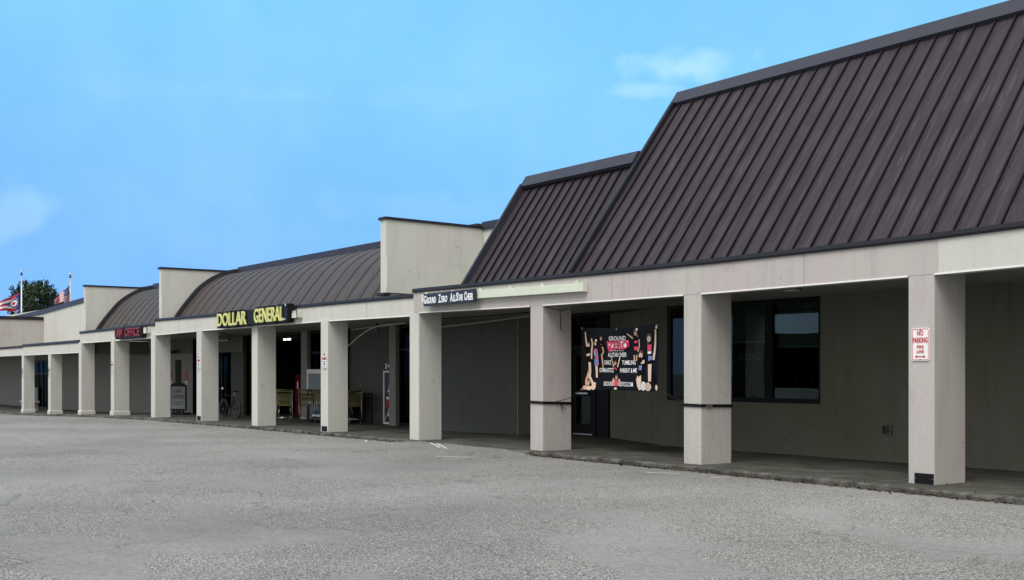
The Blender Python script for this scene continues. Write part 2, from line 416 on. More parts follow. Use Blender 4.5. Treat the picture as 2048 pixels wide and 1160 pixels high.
m = MB(); rows = []; j = k = 0
for i, x in enumerate(kx):
    z = zw(x); j = j*.8+random.uniform(-.006, .006); k = k*.6+(random.uniform(-.05, 0) if random.random() < .07 else 0)
    y = yk(x)+j
    rows.append([m.b.verts.new(p) for p in ((x, y-.012, z-.5), (x, y-.01, z-.02+k), (x, y+.015, z+k*.8), (x, yk(x)+.138, z+.004), (x, yk(x)+.138, z-.5))])
for A, B in zip(rows, rows[1:]):
    for k in range(4): m.b.faces.new((A[k], A[k+1], B[k+1], B[k]))
tag(m.build('kerb', 'kerb_concrete'), None, None, kind='structure')
# grit, dead leaves and weeds along the kerb
m = MB()
for i in range(2600):
    x = random.uniform(-30, 3.5) if random.random() < .5 else random.uniform(-9.5, 3.5)
    if -14 < x < -9: continue
    y = yk(x)-.02-abs(random.gauss(0, .07)); z = zroad(x, y)+.005
    s_ = random.uniform(.008, .026); a = random.uniform(0, 6.28); u = Vector((math.cos(a), math.sin(a), random.uniform(-.3, .5)))*s_; v = Vector((-math.sin(a), math.cos(a), random.uniform(-.2, .6)))*s_*random.uniform(.3, 1)
    p = Vector((x, y, z+s_*.3)); m.face([p-u-v, p+u-v, p+u+v, p-u+v])
tag(m.build('kerb_debris', 'debris'), 'dark grit and dead leaves gathered along the kerb', 'debris', kind='stuff')
m = MB()
for i in range(70):
    x = random.uniform(-8.6, 3.2); y = yk(x)-.01+random.uniform(-.02, .03) if random.random() < .7 else random.uniform(.1, .9)
    z = zroad(x, y) if y < yk(x) else zw(x)
    for k in range(7):
        a = random.uniform(0, 6.28); h = random.uniform(.02, .07); d = Vector((math.cos(a), math.sin(a), 0))
        p = Vector((x, y, z)); s_ = Vector((-d.y, d.x, 0))*.004
        m.face([p-s_, p+s_, p+d*h*.6+Vector((0, 0, h))])
tag(m.build('weeds', 'weed'), 'tiny green weeds sprouting from the kerb joint', 'weeds', kind='stuff')
# faded paint strokes on the lot
m = MB()
for (a, b, wd) in (((-11.29, -.95), (-12.75, -.30), .022), ((-10.95, -1.0), (-12.4, -.34), .022), ((-14.9, -.75), (-15.6, -.35), .02), ((-4.5, -1.25), (-4.05, -.95), .03), ((-3.2, -1.1), (-3.15, -.8), .02), ((-9.6, -2.1), (-9.0, -1.7), .02), ((-45, -1.5), (-41, -1.2), .06)):
    a = Vector(a); b = Vector(b); d = (b-a).normalized(); n = Vector((-d.y, d.x))*wd
    m.face([(p.x, p.y, zroad(p.x, p.y)+.006) for p in (a-n, b-n, b+n, a+n)])
tag(m.build('painted_line', 'line_paint'), None, None, kind='structure')

# ------------------------------------------------------------------ buildings
NCX = {1: 0, 2: -4.53, 3: -8.97, 4: -13.74, 5: -18.37, 6: -22.92, 7: -27.40, 8: -31.86, 9: -36.56, 10: -40.96, 11: -45.80, 12: -50.66}
NC = lambda n: NCX[n]                      # right front corner of column n
def column(par, n, mat, ztop, w_=.42, d=.72, flare=False, zb=None):
    x1 = NC(n); x0 = x1-w_; z0 = zw(x1)
    m = MB()
    if not flare: m.box(x0, x1, .004, d, z0-.05, ztop)
    else:
        a = (x0, x1, .004, d); b = (x0-.03, x1+.015, -.03, d+.03)
        def ring(r, z): return [m.b.verts.new(p) for p in ((r[0], r[2], z), (r[1], r[2], z), (r[1], r[3], z), (r[0], r[3], z))]
        rs = [ring(b, z0-.05), ring(b, z0+.12), ring(a, z0+.18), ring(a, ztop)]
        for A, B in zip(rs, rs[1:]):
            for k in range(4): m.b.faces.new((A[k], A[(k+1)%4], B[(k+1)%4], B[k]))
        m.b.faces.new(rs[0][::-1]); m.b.faces.new(rs[-1])
    return m.build('column', mat, par, bevel=.008)
def fascia(par, xs_, zb, zt, mat, y=0.0, th=.34, flash=.08, cols=(), fy=.03):
    m = MB(); rows = []
    for x in xs_:
        a, b = zb(x), zt(x); rows.append([m.b.verts.new(p) for p in ((x, y, a), (x, y, b), (x, y+th, b), (x, y+th, a))])
    for A, B in zip(rows, rows[1:]):
        for k in range(4): m.b.faces.new((A[k], A[(k+1)%4], B[(k+1)%4], B[k]))
    m.b.faces.new(rows[0]); m.b.faces.new(rows[-1][::-1]); m.build('fascia', mat, par, bevel=.006)
    m = MB(); rows = []
    for x in xs_:
        b = zt(x); rows.append([m.b.verts.new(p) for p in ((x, y-fy, b-.012), (x, y-fy-.012, b+.02), (x, y-fy, b+flash), (x, y+.5, b+flash+.01), (x, y+.5, b-.012))])
    for A, B in zip(rows, rows[1:]):
        for k in range(5): m.b.faces.new((A[k], A[(k+1)%5], B[(k+1)%5], B[k]))
    m.b.faces.new(rows[0]); m.b.faces.new(rows[-1][::-1]); m.build('roof_flashing', 'flash_metal', par)
    # white drip edge in each bay
    m = MB()
    ends = sorted([xs_[0], xs_[-1]]); cc = sorted([NC(n) for n in cols]); a = ends[0]; segs = []
    for c in cc:
        if c-.42 > a: segs.append((a, c-.42))
        a = c
    if a < ends[1]: segs.append((a, ends[1]))
    for a, b in segs:
        k = max(1, int((b-a)/1.5)); pr = None
        for i in range(k+1):
            x = a+(b-a)*i/k; r_ = [m.b.verts.new(p) for p in ((x, y-.008, zb(x)-.012), (x, y-.008, zb(x)+.010), (x, y+.05, zb(x)+.010), (x, y+.05, zb(x)-.012))]
            if pr:
                for q_ in range(4): m.b.faces.new((pr[q_], pr[(q_+1)%4], r_[(q_+1)%4], r_[q_]))
            pr = r_
    m.build('drip_edge', 'white_trim', par)
def seam_roof(par, x0, x1, p0, p1, mat, sp=.305, th=.25, ofs=0, name='roof'):
    """flat sloped metal roof with standing seams, profile p0->p1 in (y,z)"""
    (ya, za), (yb, zb) = p0, p1; d = Vector((yb-ya, zb-za)).normalized(); n = Vector((-d.y, d.x))   # outward normal (front)
    if n.x > 0: n = -n
    m = MB(); m.prism_x([(ya, za), (yb, zb), (yb-n.x*th, zb-n.y*th), (ya-n.x*th, za-n.y*th)], x0, x1)
    x = x1-.1
    while x > x0+.1:
        h = .042
        for a, b, w2, hh in ((0, 0, .011, h),):
            P = [(ya, za), (yb, zb)]
            v = []
            for (y, z) in P:
                for sx_ in (-w2, w2):
                    v.append((x+sx_, y+n.x*-.002, z+n.y*-.002)); v.append((x+sx_, y+n.x*hh, z+n.y*hh))
            V = [m.b.verts.new(p) for p in v]
            for f in ((0, 1, 5, 4), (2, 3, 7, 6), (1, 3, 7, 5), (0, 1, 3, 2), (4, 5, 7, 6)): m.b.faces.new([V[i] for i in f]).material_index = 1 if f != (0, 1, 5, 4) else 0
        x -= sp
    return m.build(name, [mat, 'seam_shadow'], par), d, n

# -- A: cheer gym unit with the stepped mansard
A = thing('shop_building', 'taupe stucco shop unit on the right under a tall dark stepped metal mansard roof', 'building', (0, 0, 0))
zbA = lambda x: lerp([(-14.1, 2.945), (-9.4, 2.89), (-4.2, 2.875), (0, 2.90), (1.3, 2.925), (9, 2.96)], x)
ztA = lambda x: lerp([(-14.1, 3.425), (-11, 3.40), (-4, 3.37), (0, 3.385), (1.3, 3.41), (9, 3.44)], x)
fascia(A, [.06, 0, -2, -4.2, -6.5, -9.4, -11.5, -13.98], zbA, ztA, 'stucco_taupe', cols=(1, 2, 3, 4))
fascia(A, [9, 5, 2, 1.3, .6, .062], zbA, ztA, 'stucco_cream', y=-.003)
for jx in (-2.3, -6.85, -11.6): MB().box(jx-.003, jx+.003, -.002, .004, zbA(jx)+.01, ztA(jx)-.012).build('control_joint', 'grille', A)
for n in (1, 2, 3, 4): column(A, n, 'stucco_taupe' if n < 4 else 'stucco_cream', 2.96 if n > 1 else 2.97, d=.72 if n < 4 else .62)
MB().box(-14.0, 9, .34, 8, 2.97, 3.3).build('soffit', 'soffit_board', A)
# soffit light rings and long conduit on the soffit
lo_, d_, n_ = seam_roof(A, -11.87, -8.06, (.10, 3.44), (1.72, 5.76), 'mansard_metal', sp=.31)
MB().prism_x([(1.56, 5.755), (1.74, 6.01), (2.4, 6.03), (2.4, 5.72), (1.62, 5.70)], -11.93, -8.09).build('roof_cap', 'cap_metal', A)
seam_roof(A, -8.0, 9.2, (.00, 3.44), (2.70, 7.06), 'mansard_metal', sp=.352)
MB().prism_x([(2.60, 7.06), (2.80, 7.33), (3.5, 7.35), (3.5, 7.03), (2.66, 7.0)], -8.10, 9.2).build('roof_cap', 'cap_metal', A)
def rake(x, p0, p1, wd=.07, up_=.075, dn=.1, mt='cap_metal'):
    (ya, za), (yb, zb) = p0, p1; d = Vector((yb-ya, zb-za)).normalized(); n = Vector((-d.y, d.x))
    if n.x > 0: n = -n
    m = MB(); m.prism_x([(ya+n.x*up_, za+n.y*up_), (yb+n.x*up_, zb+n.y*up_), (yb-n.x*dn, zb-n.y*dn), (ya-n.x*dn, za-n.y*dn)], x-wd, x)
    return m.build('rake_trim', mt, A)
rake(-11.86, (.05, 3.46), (1.62, 5.77)); rake(-8.0, (.0, 3.46), (2.68, 7.04), .09, .085, .30, 'flash_metal'); rake(-7.995, (.0, 3.46), (2.68, 7.04), .02, .10, -.06, 'cap_metal')
# gable infill and body behind
MB().prism_x([(.30, 3.44), (1.9, 5.7), (2.6, 5.7), (2.6, 3.44)], -11.80, -11.72).build('gable_wall', 'flash_metal', A); MB().prism_x([(.3, 3.44), (2.8, 6.95), (3.3, 6.95), (3.3, 3.44)], -7.85, -7.77).build('gable_wall', 'flash_metal', A)
MB().box(-15.44, -12, 2.95, 3.15, 3.3, 5.22).box(-12, 9, 3.45, 3.6, 3.3, 5.6).build('parapet_wall', 'stucco_cream', A)
MB().box(-15.44, -12.0, 2.90, 3.25, 5.22, 5.42).build('parapet_flashing', 'cap_metal', A)
# recessed shopfront walls
WT = 'stucco_shaded'
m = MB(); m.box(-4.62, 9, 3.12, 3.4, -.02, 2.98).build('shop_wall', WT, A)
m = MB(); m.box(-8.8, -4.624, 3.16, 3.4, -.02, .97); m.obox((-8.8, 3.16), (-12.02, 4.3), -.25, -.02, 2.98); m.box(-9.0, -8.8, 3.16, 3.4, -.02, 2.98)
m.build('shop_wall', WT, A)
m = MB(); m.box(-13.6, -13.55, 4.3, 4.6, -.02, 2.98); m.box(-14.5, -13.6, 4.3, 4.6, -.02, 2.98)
m.obox((-14.43, 3.25), (-18.3, 2.78), -.3, -.02, 2.98).build('shop_wall', 'stucco_shaded_grey', A)
m = MB(); m.obox((-14.38, 3.27), (-14.38, 4.30), .2, -.02, 2.98).build('corner_pier', 'stucco_shaded_pale', A)
# big window
W = MB(); W.box(-8.8, -4.64, 3.18, 3.26, .972, 1.06); W.box(-8.8, -4.64, 3.18, 3.26, 2.90, 2.965); W.box(-8.8, -8.70, 3.18, 3.26, 1.06, 2.90); W.box(-4.72, -4.64, 3.18, 3.26, 1.06, 2.90); W.box(-6.04, -5.85, 3.18, 3.26, 1.06, 2.90)
wf = W.build('window', 'frame_black', A)
MB().box(-8.70, -6.04, 3.215, 3.225, 1.06, 2.90).box(-5.85, -4.72, 3.215, 3.225, 1.06, 2.90).build('pane', 'glass_window', wf)
# entrance door
W = MB(); W.box(-13.55, -13.42, 4.25, 4.36, 0, 2.98); W.box(-12.14, -12.02, 4.25, 4.36, 0, 2.98); W.box(-13.42, -12.14, 4.25, 4.36, 2.12, 2.24); W.box(-13.42, -12.14, 4.25, 4.36, 2.9, 2.98); W.box(-12.60, -12.50, 4.25, 4.36, 0, 2.12)
W.box(-12.5, -12.14, 4.27, 4.34, 0, 2.9)
dr = W.build('door_frame', 'frame_black', A); MB().box(-13.42, -12.50, 4.30, 4.31, 2.24, 2.9).build('pane', 'glass_window', dr)
W = MB(); W.box(-13.40, -13.28, 4.27, 4.32, .02, 2.1); W.box(-12.74, -12.62, 4.27, 4.32, .02, 2.1); W.box(-13.28, -12.74, 4.27, 4.32, .02, .30); W.box(-13.28, -12.74, 4.27, 4.32, 1.98, 2.1); W.box(-13.28, -12.74, 4.27, 4.32, .98, 1.12)
dr = W.build('door', 'frame_black', A); MB().box(-13.28, -12.74, 4.29, 4.30, .30, .98).box(-13.28, -12.74, 4.29, 4.30, 1.12, 1.98).build('pane', 'glass_window', dr)
MB().box(-13.38, -12.62, 4.235, 4.26, .03, .06).build('threshold', 'chrome', dr); MB().box(-13.24, -12.78, 4.22, 4.245, 1.03, 1.07).build('push_bar', 'chrome', dr)
# interior room
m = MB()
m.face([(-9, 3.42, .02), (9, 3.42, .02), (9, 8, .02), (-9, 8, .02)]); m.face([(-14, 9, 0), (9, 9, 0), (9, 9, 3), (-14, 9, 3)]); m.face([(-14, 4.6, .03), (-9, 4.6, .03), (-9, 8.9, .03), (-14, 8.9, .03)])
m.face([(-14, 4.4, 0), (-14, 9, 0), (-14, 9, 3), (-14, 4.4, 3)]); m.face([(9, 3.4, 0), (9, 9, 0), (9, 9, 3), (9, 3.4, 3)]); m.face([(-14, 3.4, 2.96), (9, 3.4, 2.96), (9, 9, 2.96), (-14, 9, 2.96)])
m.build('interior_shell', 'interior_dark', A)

# -- wing walls
def wing(label, x0, x1, y0, y1, z0, zf, zb_, mat='stucco_cream'):
    t = thing('wing_wall', label, 'wall', (x1, y0, z0), 'stucco wing walls rising between the roofs')
    m = MB(); m.prism_x([(y0, z0), (y1, z0), (y1, zb_-.05), (y0, zf-.05)], x0, x1).build('wall', mat, t, bevel=.006)
    m = MB(); m.prism_x([(y0-.04, zf-.055), (y1+.02, zb_-.055), (y1+.02, zb_+.01), (y0-.04, zf+.01)], x0-.05, x1+.035).build('coping', 'flash_metal', t)
    m = MB(); m.box(x1, x1+.012, y0+.015, y0+.03, z0+.12, z0+.85).build('corner_bead', 'white_trim', t)
    return t
wing('pale stucco wing wall between the barrel roof and the dark mansard, nearest the camera', -15.72, -15.45, .10, 2.94, 3.50, 5.34, 5.30)
wing('pale stucco wing wall at the left end of the long brown barrel roof', -31.71, -31.49, .10, 2.94, 3.43, 5.28, 5.28)
wing('pale stucco wing wall at the left end of the short barrel roof above the law office', -40.93, -40.73, .10, 2.94, 3.34, 5.21, 5.21)

def vault(par, x0, x1, prof, sp=.73):
    P = []
    for i in range(25):
        t_ = i/24*(len(prof)-1); k = min(int(t_), len(prof)-2); f = t_-k
        p0 = prof[max(k-1, 0)]; p1 = prof[k]; p2 = prof[k+1]; p3 = prof[min(k+2, len(prof)-1)]
        P.append(tuple(.5*((2*p1[j])+(-p0[j]+p2[j])*f+(2*p0[j]-5*p1[j]+4*p2[j]-p3[j])*f*f+(-p0[j]+3*p1[j]-3*p2[j]+p3[j])*f**3) for j in (0, 1)))
    m = MB(); xs_ = []; x = x1
    # panels with a rounded batten on each seam
    while x > x0: xs_ += [(x, 0), (x-.008, .030), (x-.026, .030), (x-.036, .004), (x-.22, .024), (x-.40, .030), (x-.60, .016)]; x -= sp
    xs_.append((x0, 0)); xs_ = [(max(a, x0), h) for a, h in xs_]
    rows = []
    for (x, h) in xs_:
        r_ = []
        for i, (y, z) in enumerate(P):
            a = P[max(i-1, 0)]; b = P[min(i+1, len(P)-1)]; d = Vector((b[0]-a[0], b[1]-a[1])).normalized(); n = Vector((-d.y, d.x))
            r_.append(m.b.verts.new((x, y+n.x*h, z+n.y*h)))
        rows.append(r_)
    for A_, B_ in zip(rows, rows[1:]):
        for k in range(len(P)-1):
            if (A_[k].co-B_[k].co).length > 1e-4: m.b.faces.new((A_[k], A_[k+1], B_[k+1], B_[k]))
    rf = m.build('barrel_roof', 'vault_metal', par, smooth=False)
    # dark edge trim following the curve
    m = MB(); rings = []
    for i, (y, z) in enumerate(P):
        a = P[max(i-1, 0)]; b = P[min(i+1, len(P)-1)]; d = Vector((b[0]-a[0], b[1]-a[1])).normalized(); n = Vector((-d.y, d.x))
        rings.append([m.b.verts.new((xx, y+n.x*h, z+n.y*h)) for xx, h in ((x0, .0), (x0, .16), (x0+.14, .16), (x0+.16, .02))])
    for A_, B_ in zip(rings, rings[1:]):
        for k in range(4): m.b.faces.new((A_[k], A_[(k+1)%4], B_[(k+1)%4], B_[k]))
    m.build('edge_trim', 'flash_metal', par); return rf
VP = [(.62, 3.36), (.86, 3.72), (1.14, 4.08), (1.54, 4.54), (2.0, 4.88), (2.46, 5.09), (2.95, 5.18)]
# -- B: discount store unit with the long barrel roof
B = thing('shop_building', 'cream stucco store unit in the middle under the long brown barrel roof', 'building', (-23, 0, 0))
zbB = lambda x: lerp([(-32, 2.90), (-28, 2.93), (-22, 2.925), (-18.4, 2.92), (-14, 2.885)], x); ztB = lambda x: lerp([(-32, 3.40), (-27, 3.36), (-18, 3.34), (-14, 3.31)], x)
fascia(B, [-13.985, -16, -18.4, -21, -24, -27, -30, -31.9], zbB, ztB, 'stucco_cream', y=.03, cols=(5, 6, 7, 8))
for jx in (-16.3, -20.0, -26.2, -29.6): MB().box(jx-.004, jx+.004, .028, .034, zbB(jx)+.01, ztB(jx)-.012).build('control_joint', 'grille', B)
for n in (5, 6, 7): column(B, n, 'stucco_cream', 2.96, .42, .59)
column(B, 8, 'stucco_cream', 2.96, .42, .57)
MB().box(-31.95, -14.01, .37, 8, 2.97, 3.3).build('soffit', 'soffit_board', B)
vault(B, -31.48, -15.73, VP)
MB().box(-31.48, -15.73, 2.95, 3.15, 3.3, 5.22).build('parapet_wall', 'stucco_cream', B)
MB().box(-31.48, -15.73, 2.88, 3.25, 5.22, 5.30).box(-31.48, -15.73, 2.93, 3.25, 5.31, 5.42).build('parapet_flashing', 'cap_metal', B)
MB().box(-15.78, -15.40, .02, .2, 3.43, 3.50).build('base_flashing', 'flash_metal', B)
m = MB(); m.box(-24.2, -20.96, 3.7, 3.9, -.02, 2.98); m.build('shop_wall', 'stucco_shaded_grey', B)
MB().box(-20.95, -20.57, 3.30, 3.9, -.02, 2.98).build('corner_pier', 'stucco_shaded_pale', B); MB().box(-27.1, -26.64, 3.38, 3.9, -.02, 2.98).build('corner_pier', 'stucco_shaded_pale', B)
def shopfront(par, x0, x1, y, z0=0, z1=2.95, bars=1, mid=None, name='window'):
    W = MB(); W.box(x0, x1, y, y+.08, z0, z0+.1); W.box(x0, x1, y, y+.08, z1-.08, z1)
    for i in range(bars+2):
        x = x0+(x1-x0-.07)*i/(bars+1); W.box(x, x+.07, y, y+.08, z0+.1, z1-.08)
    if mid: W.box(x0+.07, x1-.07, y+.01, y+.07, mid, mid+.07)
    wf = W.build(name, 'frame_black', par); MB().box(x0+.02, x1-.02, y+.035, y+.045, z0+.05, z1-.04).build('pane', 'glass_dim', wf); return wf
shopfront(B, -20.56, -18.32, 3.42, bars=1, mid=2.2)
shopfront(B, -26.63, -24.22, 3.5, bars=1, mid=2.2)
W = MB(); W.box(-32.05, -31.97, 3.5, 3.58, 0, 2.95); W.box(-27.2, -27.12, 3.5, 3.58, 0, 2.95); W.box(-31.97, -27.2, 3.5, 3.58, 2.87, 2.95); W.build('entrance_frame', 'frame_black', B)
m = MB(); m.box(-33.24, -32.06, 3.40, 3.9, -.1, 2.98).build('shop_wall', 'stucco_shaded_grey', B)
wn = shopfront(B, -36.7, -33.26, 3.5, -.1, 2.68, bars=2, mid=None)
MB().box(-36.7, -33.26, 3.5, 3.9, 2.69, 2.98).build('shop_wall', 'stucco_shaded_grey', B)
m = MB()
for (x0, x1) in ((-36.9, -24.3), (-20.9, -18.3)):
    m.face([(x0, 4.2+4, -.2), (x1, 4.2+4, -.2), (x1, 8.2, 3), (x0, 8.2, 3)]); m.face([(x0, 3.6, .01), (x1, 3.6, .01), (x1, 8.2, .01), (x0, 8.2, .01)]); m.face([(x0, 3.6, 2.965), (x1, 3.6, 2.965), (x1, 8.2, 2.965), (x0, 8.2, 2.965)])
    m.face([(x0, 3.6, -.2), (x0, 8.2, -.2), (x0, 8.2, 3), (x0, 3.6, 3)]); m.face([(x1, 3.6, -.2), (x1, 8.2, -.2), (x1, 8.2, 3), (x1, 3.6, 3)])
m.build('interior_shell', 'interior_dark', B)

# -- C: law office unit
C = thing('shop_building', 'cream stucco unit with short barrel roof above the red law office sign', 'building', (-37, 0, 0))
fascia(C, [-31.91, -34, -37, -41.3], lambda x: 2.81, lambda x: 3.22+.03*(x+41)/9, 'stucco_cream', y=.05, cols=(9,))
column(C, 9, 'stucco_cream', 2.9, .40, .60, flare=True)
MB().box(-41.3, -31.96, .39, 8, 2.93, 3.3).build('soffit', 'soffit_board', C)
vault(C, -40.72, -31.72, [(y+.02, z-.07) for y, z in VP])
MB().box(-40.72, -31.72, 2.95, 3.15, 3.3, 5.16).build('parapet_wall', 'stucco_cream', C)
MB().box(-40.72, -31.72, 2.88, 3.25, 5.16, 5.24).box(-40.72, -31.72, 2.93, 3.25, 5.25, 5.38).build('parapet_flashing', 'cap_metal', C)
m = MB(); m.box(-39.32+.0, -36.74, 3.40, 3.9, 2.11, 2.98); m.box(-38.55, -36.74, 3.40, 3.9, -.2, 2.11); m.box(-41.3, -39.32, 3.4, 3.9, -.3, 2.98)
m.build('shop_wall', 'stucco_shaded_pale', C)
MB().box(-36.74, -36.70, 3.2, 3.4, -.2, 2.98).build('downpipe_strip', 'black_metal', C)
dr = MB().box(-39.31, -38.56, 3.46, 3.5, -.2, 2.1).build('door', 'interior_dark', C)
MB().box(-38.68, -38.64, 3.41, 3.455, .75, 1.1).build('handle', 'chrome', dr)

# -- D: low flat end unit
Dn = thing('shop_building', 'low cream stucco end unit at far left with dark flashing band', 'building', (-56, 0, -.3))
fascia(Dn, [-41.31, -46, -50.85], lambda x: 2.42, lambda x: 2.84, 'stucco_cream', y=.02, flash=.11, cols=(10, 11))
m = MB(); m.box(-80, -50.86, .06, .4, 2.42, 2.80).build('fascia', 'stucco_cream', Dn); MB().box(-80, -50.86, .02, .5, 2.80, 2.90).build('roof_flashing', 'flash_metal', Dn)
column(Dn, 10, 'stucco_cream', 2.86, .38, .55, flare=True)
for n in (11, 12): column(Dn, n, 'stucco_cream', 2.46, .38, .51, flare=True)
MB().box(-80, -41.36, .41, 6, 2.50, 2.7).build('soffit', 'soffit_board', Dn)
MB().box(-71, -40.94, 2.95, 3.15, 2.7, 5.08).build('parapet_wall', 'stucco_cream', Dn)
m = MB(); rw = [[m.b.verts.new(p) for p in ((x, 2.9, z), (x, 2.9, z+.24), (x, 3.3, z+.25), (x, 3.3, z))] for x, z in ((-71, 4.63), (-58.7, 4.84), (-51.3, 5.08), (-40.94, 5.09))]
for A_, B_ in zip(rw, rw[1:]):
    for k in range(4): m.b.faces.new((A_[k], A_[(k+1)%4], B_[(k+1)%4], B_[k]))
m.b.faces.new(rw[0]); m.b.faces.new(rw[-1]); m.build('parapet_flashing', 'cap_metal', Dn)
m = MB(); m.box(-80, -41.32, 3.4, 3.8, -.5, 2.5); m.build('shop_wall', 'stucco_shaded_pale', Dn)
dr = shopfront(Dn, -62.4, -59.3, 3.30, -.42, 2.3, bars=2, mid=1.5, name='door'); MB().box(-62.3, -61.2, 3.22, 3.29, -.35, .75).build('lower_panel', 'panel_grey', dr)
# ribbed metal header under the law office soffit
m = MB(); x = -45.0
m.box(-41.32, -41.28, .36, 3.36, 2.35, 2.92)
for i in range(26): m.box(-41.28, -41.262, .42+i*.115, .455+i*.115, 2.36, 2.91)
m.box(-41.26, -32.0, 3.33, 3.37, 2.35, 2.92)
for i in range(60): m.box(-41.2+i*.152, -41.155+i*.152, 3.31, 3.33, 2.36, 2.91)
m.build('ribbed_header', 'ribbed_panel', C)
# side wing of the far box
t = thing('wing_wall', 'pale stucco wing wall cut off by the left picture edge with black coping', 'wall', (-58.75, -1, 2.9), 'stucco wing walls rising between the roofs')
MB().prism_x([(-2.6, 2.91), (2.94, 2.91), (2.94, 4.48), (-2.6, 4.48)], -58.95, -58.75).build('wall', 'stucco_taupe', t)
MB().prism_x([(-2.62, 4.48), (2.96, 4.48), (2.96, 4.66), (-2.62, 4.66)], -59.0, -58.70).build('coping', 'flash_metal', t)

exec_marker = None
# ------------------------------------------------------------------ signs
def rot_to_thing(): pass
# GROUND ZERO board and raceway
t = thing('sign_raceway', 'long pale green metal raceway box bolted along the fascia behind the navy board', 'raceway', (-10.5, -.11, 3.15))
MB().obox((-13.44, -.11), (-7.56, -.11), .10, 3.165, 3.335, 3.085, 3.245).build('raceway_box', 'raceway_paint', t, bevel=.004)
for i in range(6):
    x = -13.3+i*1.1; z = 3.335+(x+13.44)*(-.09/5.88)
    MB().box(x, x+.05, -.10, -.06, z, z+.05).build('mounting_tab', 'raceway_paint', t)
MB().box(-7.558, -7.55, -.115, -.008, 3.08, 3.25).build('end_cap', 'box_paint', t)
t = thing('shop_sign', 'navy board sign reading GROUND ZERO ALL STAR CHEER in white small capitals', 'sign', (-13.2, -.2, 3.05))
MB().box(-13.2, -11.12, -.20, -.14, 3.055, 3.335).build('board', 'navy_board', t, bevel=.006)
words = [('G', 0, .155, 1), ('ROUND', .145, .12, 0), ('Z', .665, .155, 1), ('ERO', .80, .12, 0), ('A', 1.18, .155, 1), ('LL', 1.315, .12, 0), ('S', 1.45, .155, 1), ('TAR', 1.545, .12, 0), ('C', 1.785, .155, 1), ('HEER', 1.89, .12, 0)]
wl = {'G': .125, 'ROUND': .43, 'Z': .115, 'ERO': .27, 'A': .12, 'LL': .12, 'S': .09, 'TAR': .19, 'C': .10, 'HEER': .27}
k_ = (2.08-.06)/2.16
bs = [shift(textbm(wd, wl[wd]*k_*.96, h*1.2, .006, .03), (-13.17+x*k_, -.205, 3.105)) for wd, x, h, c in words]
[finish(b_, 'lettering', 'letter_white', t) for b_ in bs]
# DOLLAR GENERAL
t = thing('shop_sign', 'yellow channel letters reading DOLLAR GENERAL on a black contour backing', 'sign', (-25.49, -.2, 2.95))
def letters(t, words, y, z0, H, mat, ext=.02, off=.02):
    for wd, x0, x1, z, h in words: finish(shift(textbm(wd, x1-x0, h, ext, off), (x0, y, z)), 'lettering', mat, t)
L1 = [('DOLLAR', -25.44, -23.20, 2.985, .40), ('GENERAL', -22.62, -20.62, 3.0, .41)]
for wd, x0, x1, z, h in L1: finish(shift(textbm(wd, x1-x0+.14, h+.12, .16, .075), (x0-.06, -.05, z-.06)), 'backing', 'black_metal', t)
MB().box(-25.47, -20.38, -.19, -.02, 2.95, 3.40).build('backing_panel', 'black_metal', t, bevel=.02)
letters(t, L1, -.215, 0, 0, 'letter_yellow', .03, .018)
for q_ in ((-20.56, -20.535, 3.02, 3.07), (-20.50, -20.47, 3.02, 3.045), (-20.5, -20.46, 3.40, 3.46)): MB().box(q_[0], q_[1], -.24, -.235, q_[2], q_[3]).build('small_mark', 'letter_white', t)
MB().box(-20.62, -20.36, -.23, -.02, 2.98, 3.47).build('end_lobe', 'black_metal', t, bevel=.02)
t = thing('junction_box', 'white metal junction box on the fascia beside the yellow store letters', 'electrical box', (-20.1, 0, 3.1))
MB().box(-20.32, -19.95, -.12, .03, 3.06, 3.26).build('box_body', 'box_paint', t, bevel=.01); m = MB()
m.tube([(-20.35, -.16, 3.33), (-19.93, -.16, 3.31), (-19.90, -.16, 3.02)], .012).tube([(-20.15, -.16, 3.3), (-20.22, -.16, 3.2)], .01).build('wire_bracket', 'black_metal', t)
# LAW OFFICE sign
t = thing('shop_sign', 'dark red channel letters reading LAW OFFICE on a black backing panel', 'sign', (-35.9, -.15, 2.84))
MB().box(-35.92, -32.86, -.15, .04, 2.84, 3.27).build('backing_panel', 'black_metal', t, bevel=.02)
letters(t, [('LAW', -35.86, -34.92, 2.90, .32), ('OFFICE', -34.66, -32.98, 2.90, .32)], -.16, 0, 0, 'letter_red', .03, .016)
m = MB(); m.tube([(-35.4, .0, 3.26), (-35.3, .0, 3.36), (-35.0, .0, 3.38), (-34.8, .0, 3.33)], .014).build('conduit', 'black_metal', t)
t = thing('junction_box', 'white metal junction box on the fascia beside the red law office letters', 'electrical box', (-32.6, 0, 3.0))
MB().box(-32.8, -32.42, -.10, .05, 2.98, 3.20).build('box_body', 'box_paint', t, bevel=.01)
m = MB(); m.tube([(-32.8, -.12, 3.24), (-32.38, -.12, 3.22), (-32.36, -.12, 2.96)], .012).build('wire_bracket', 'black_metal', t)

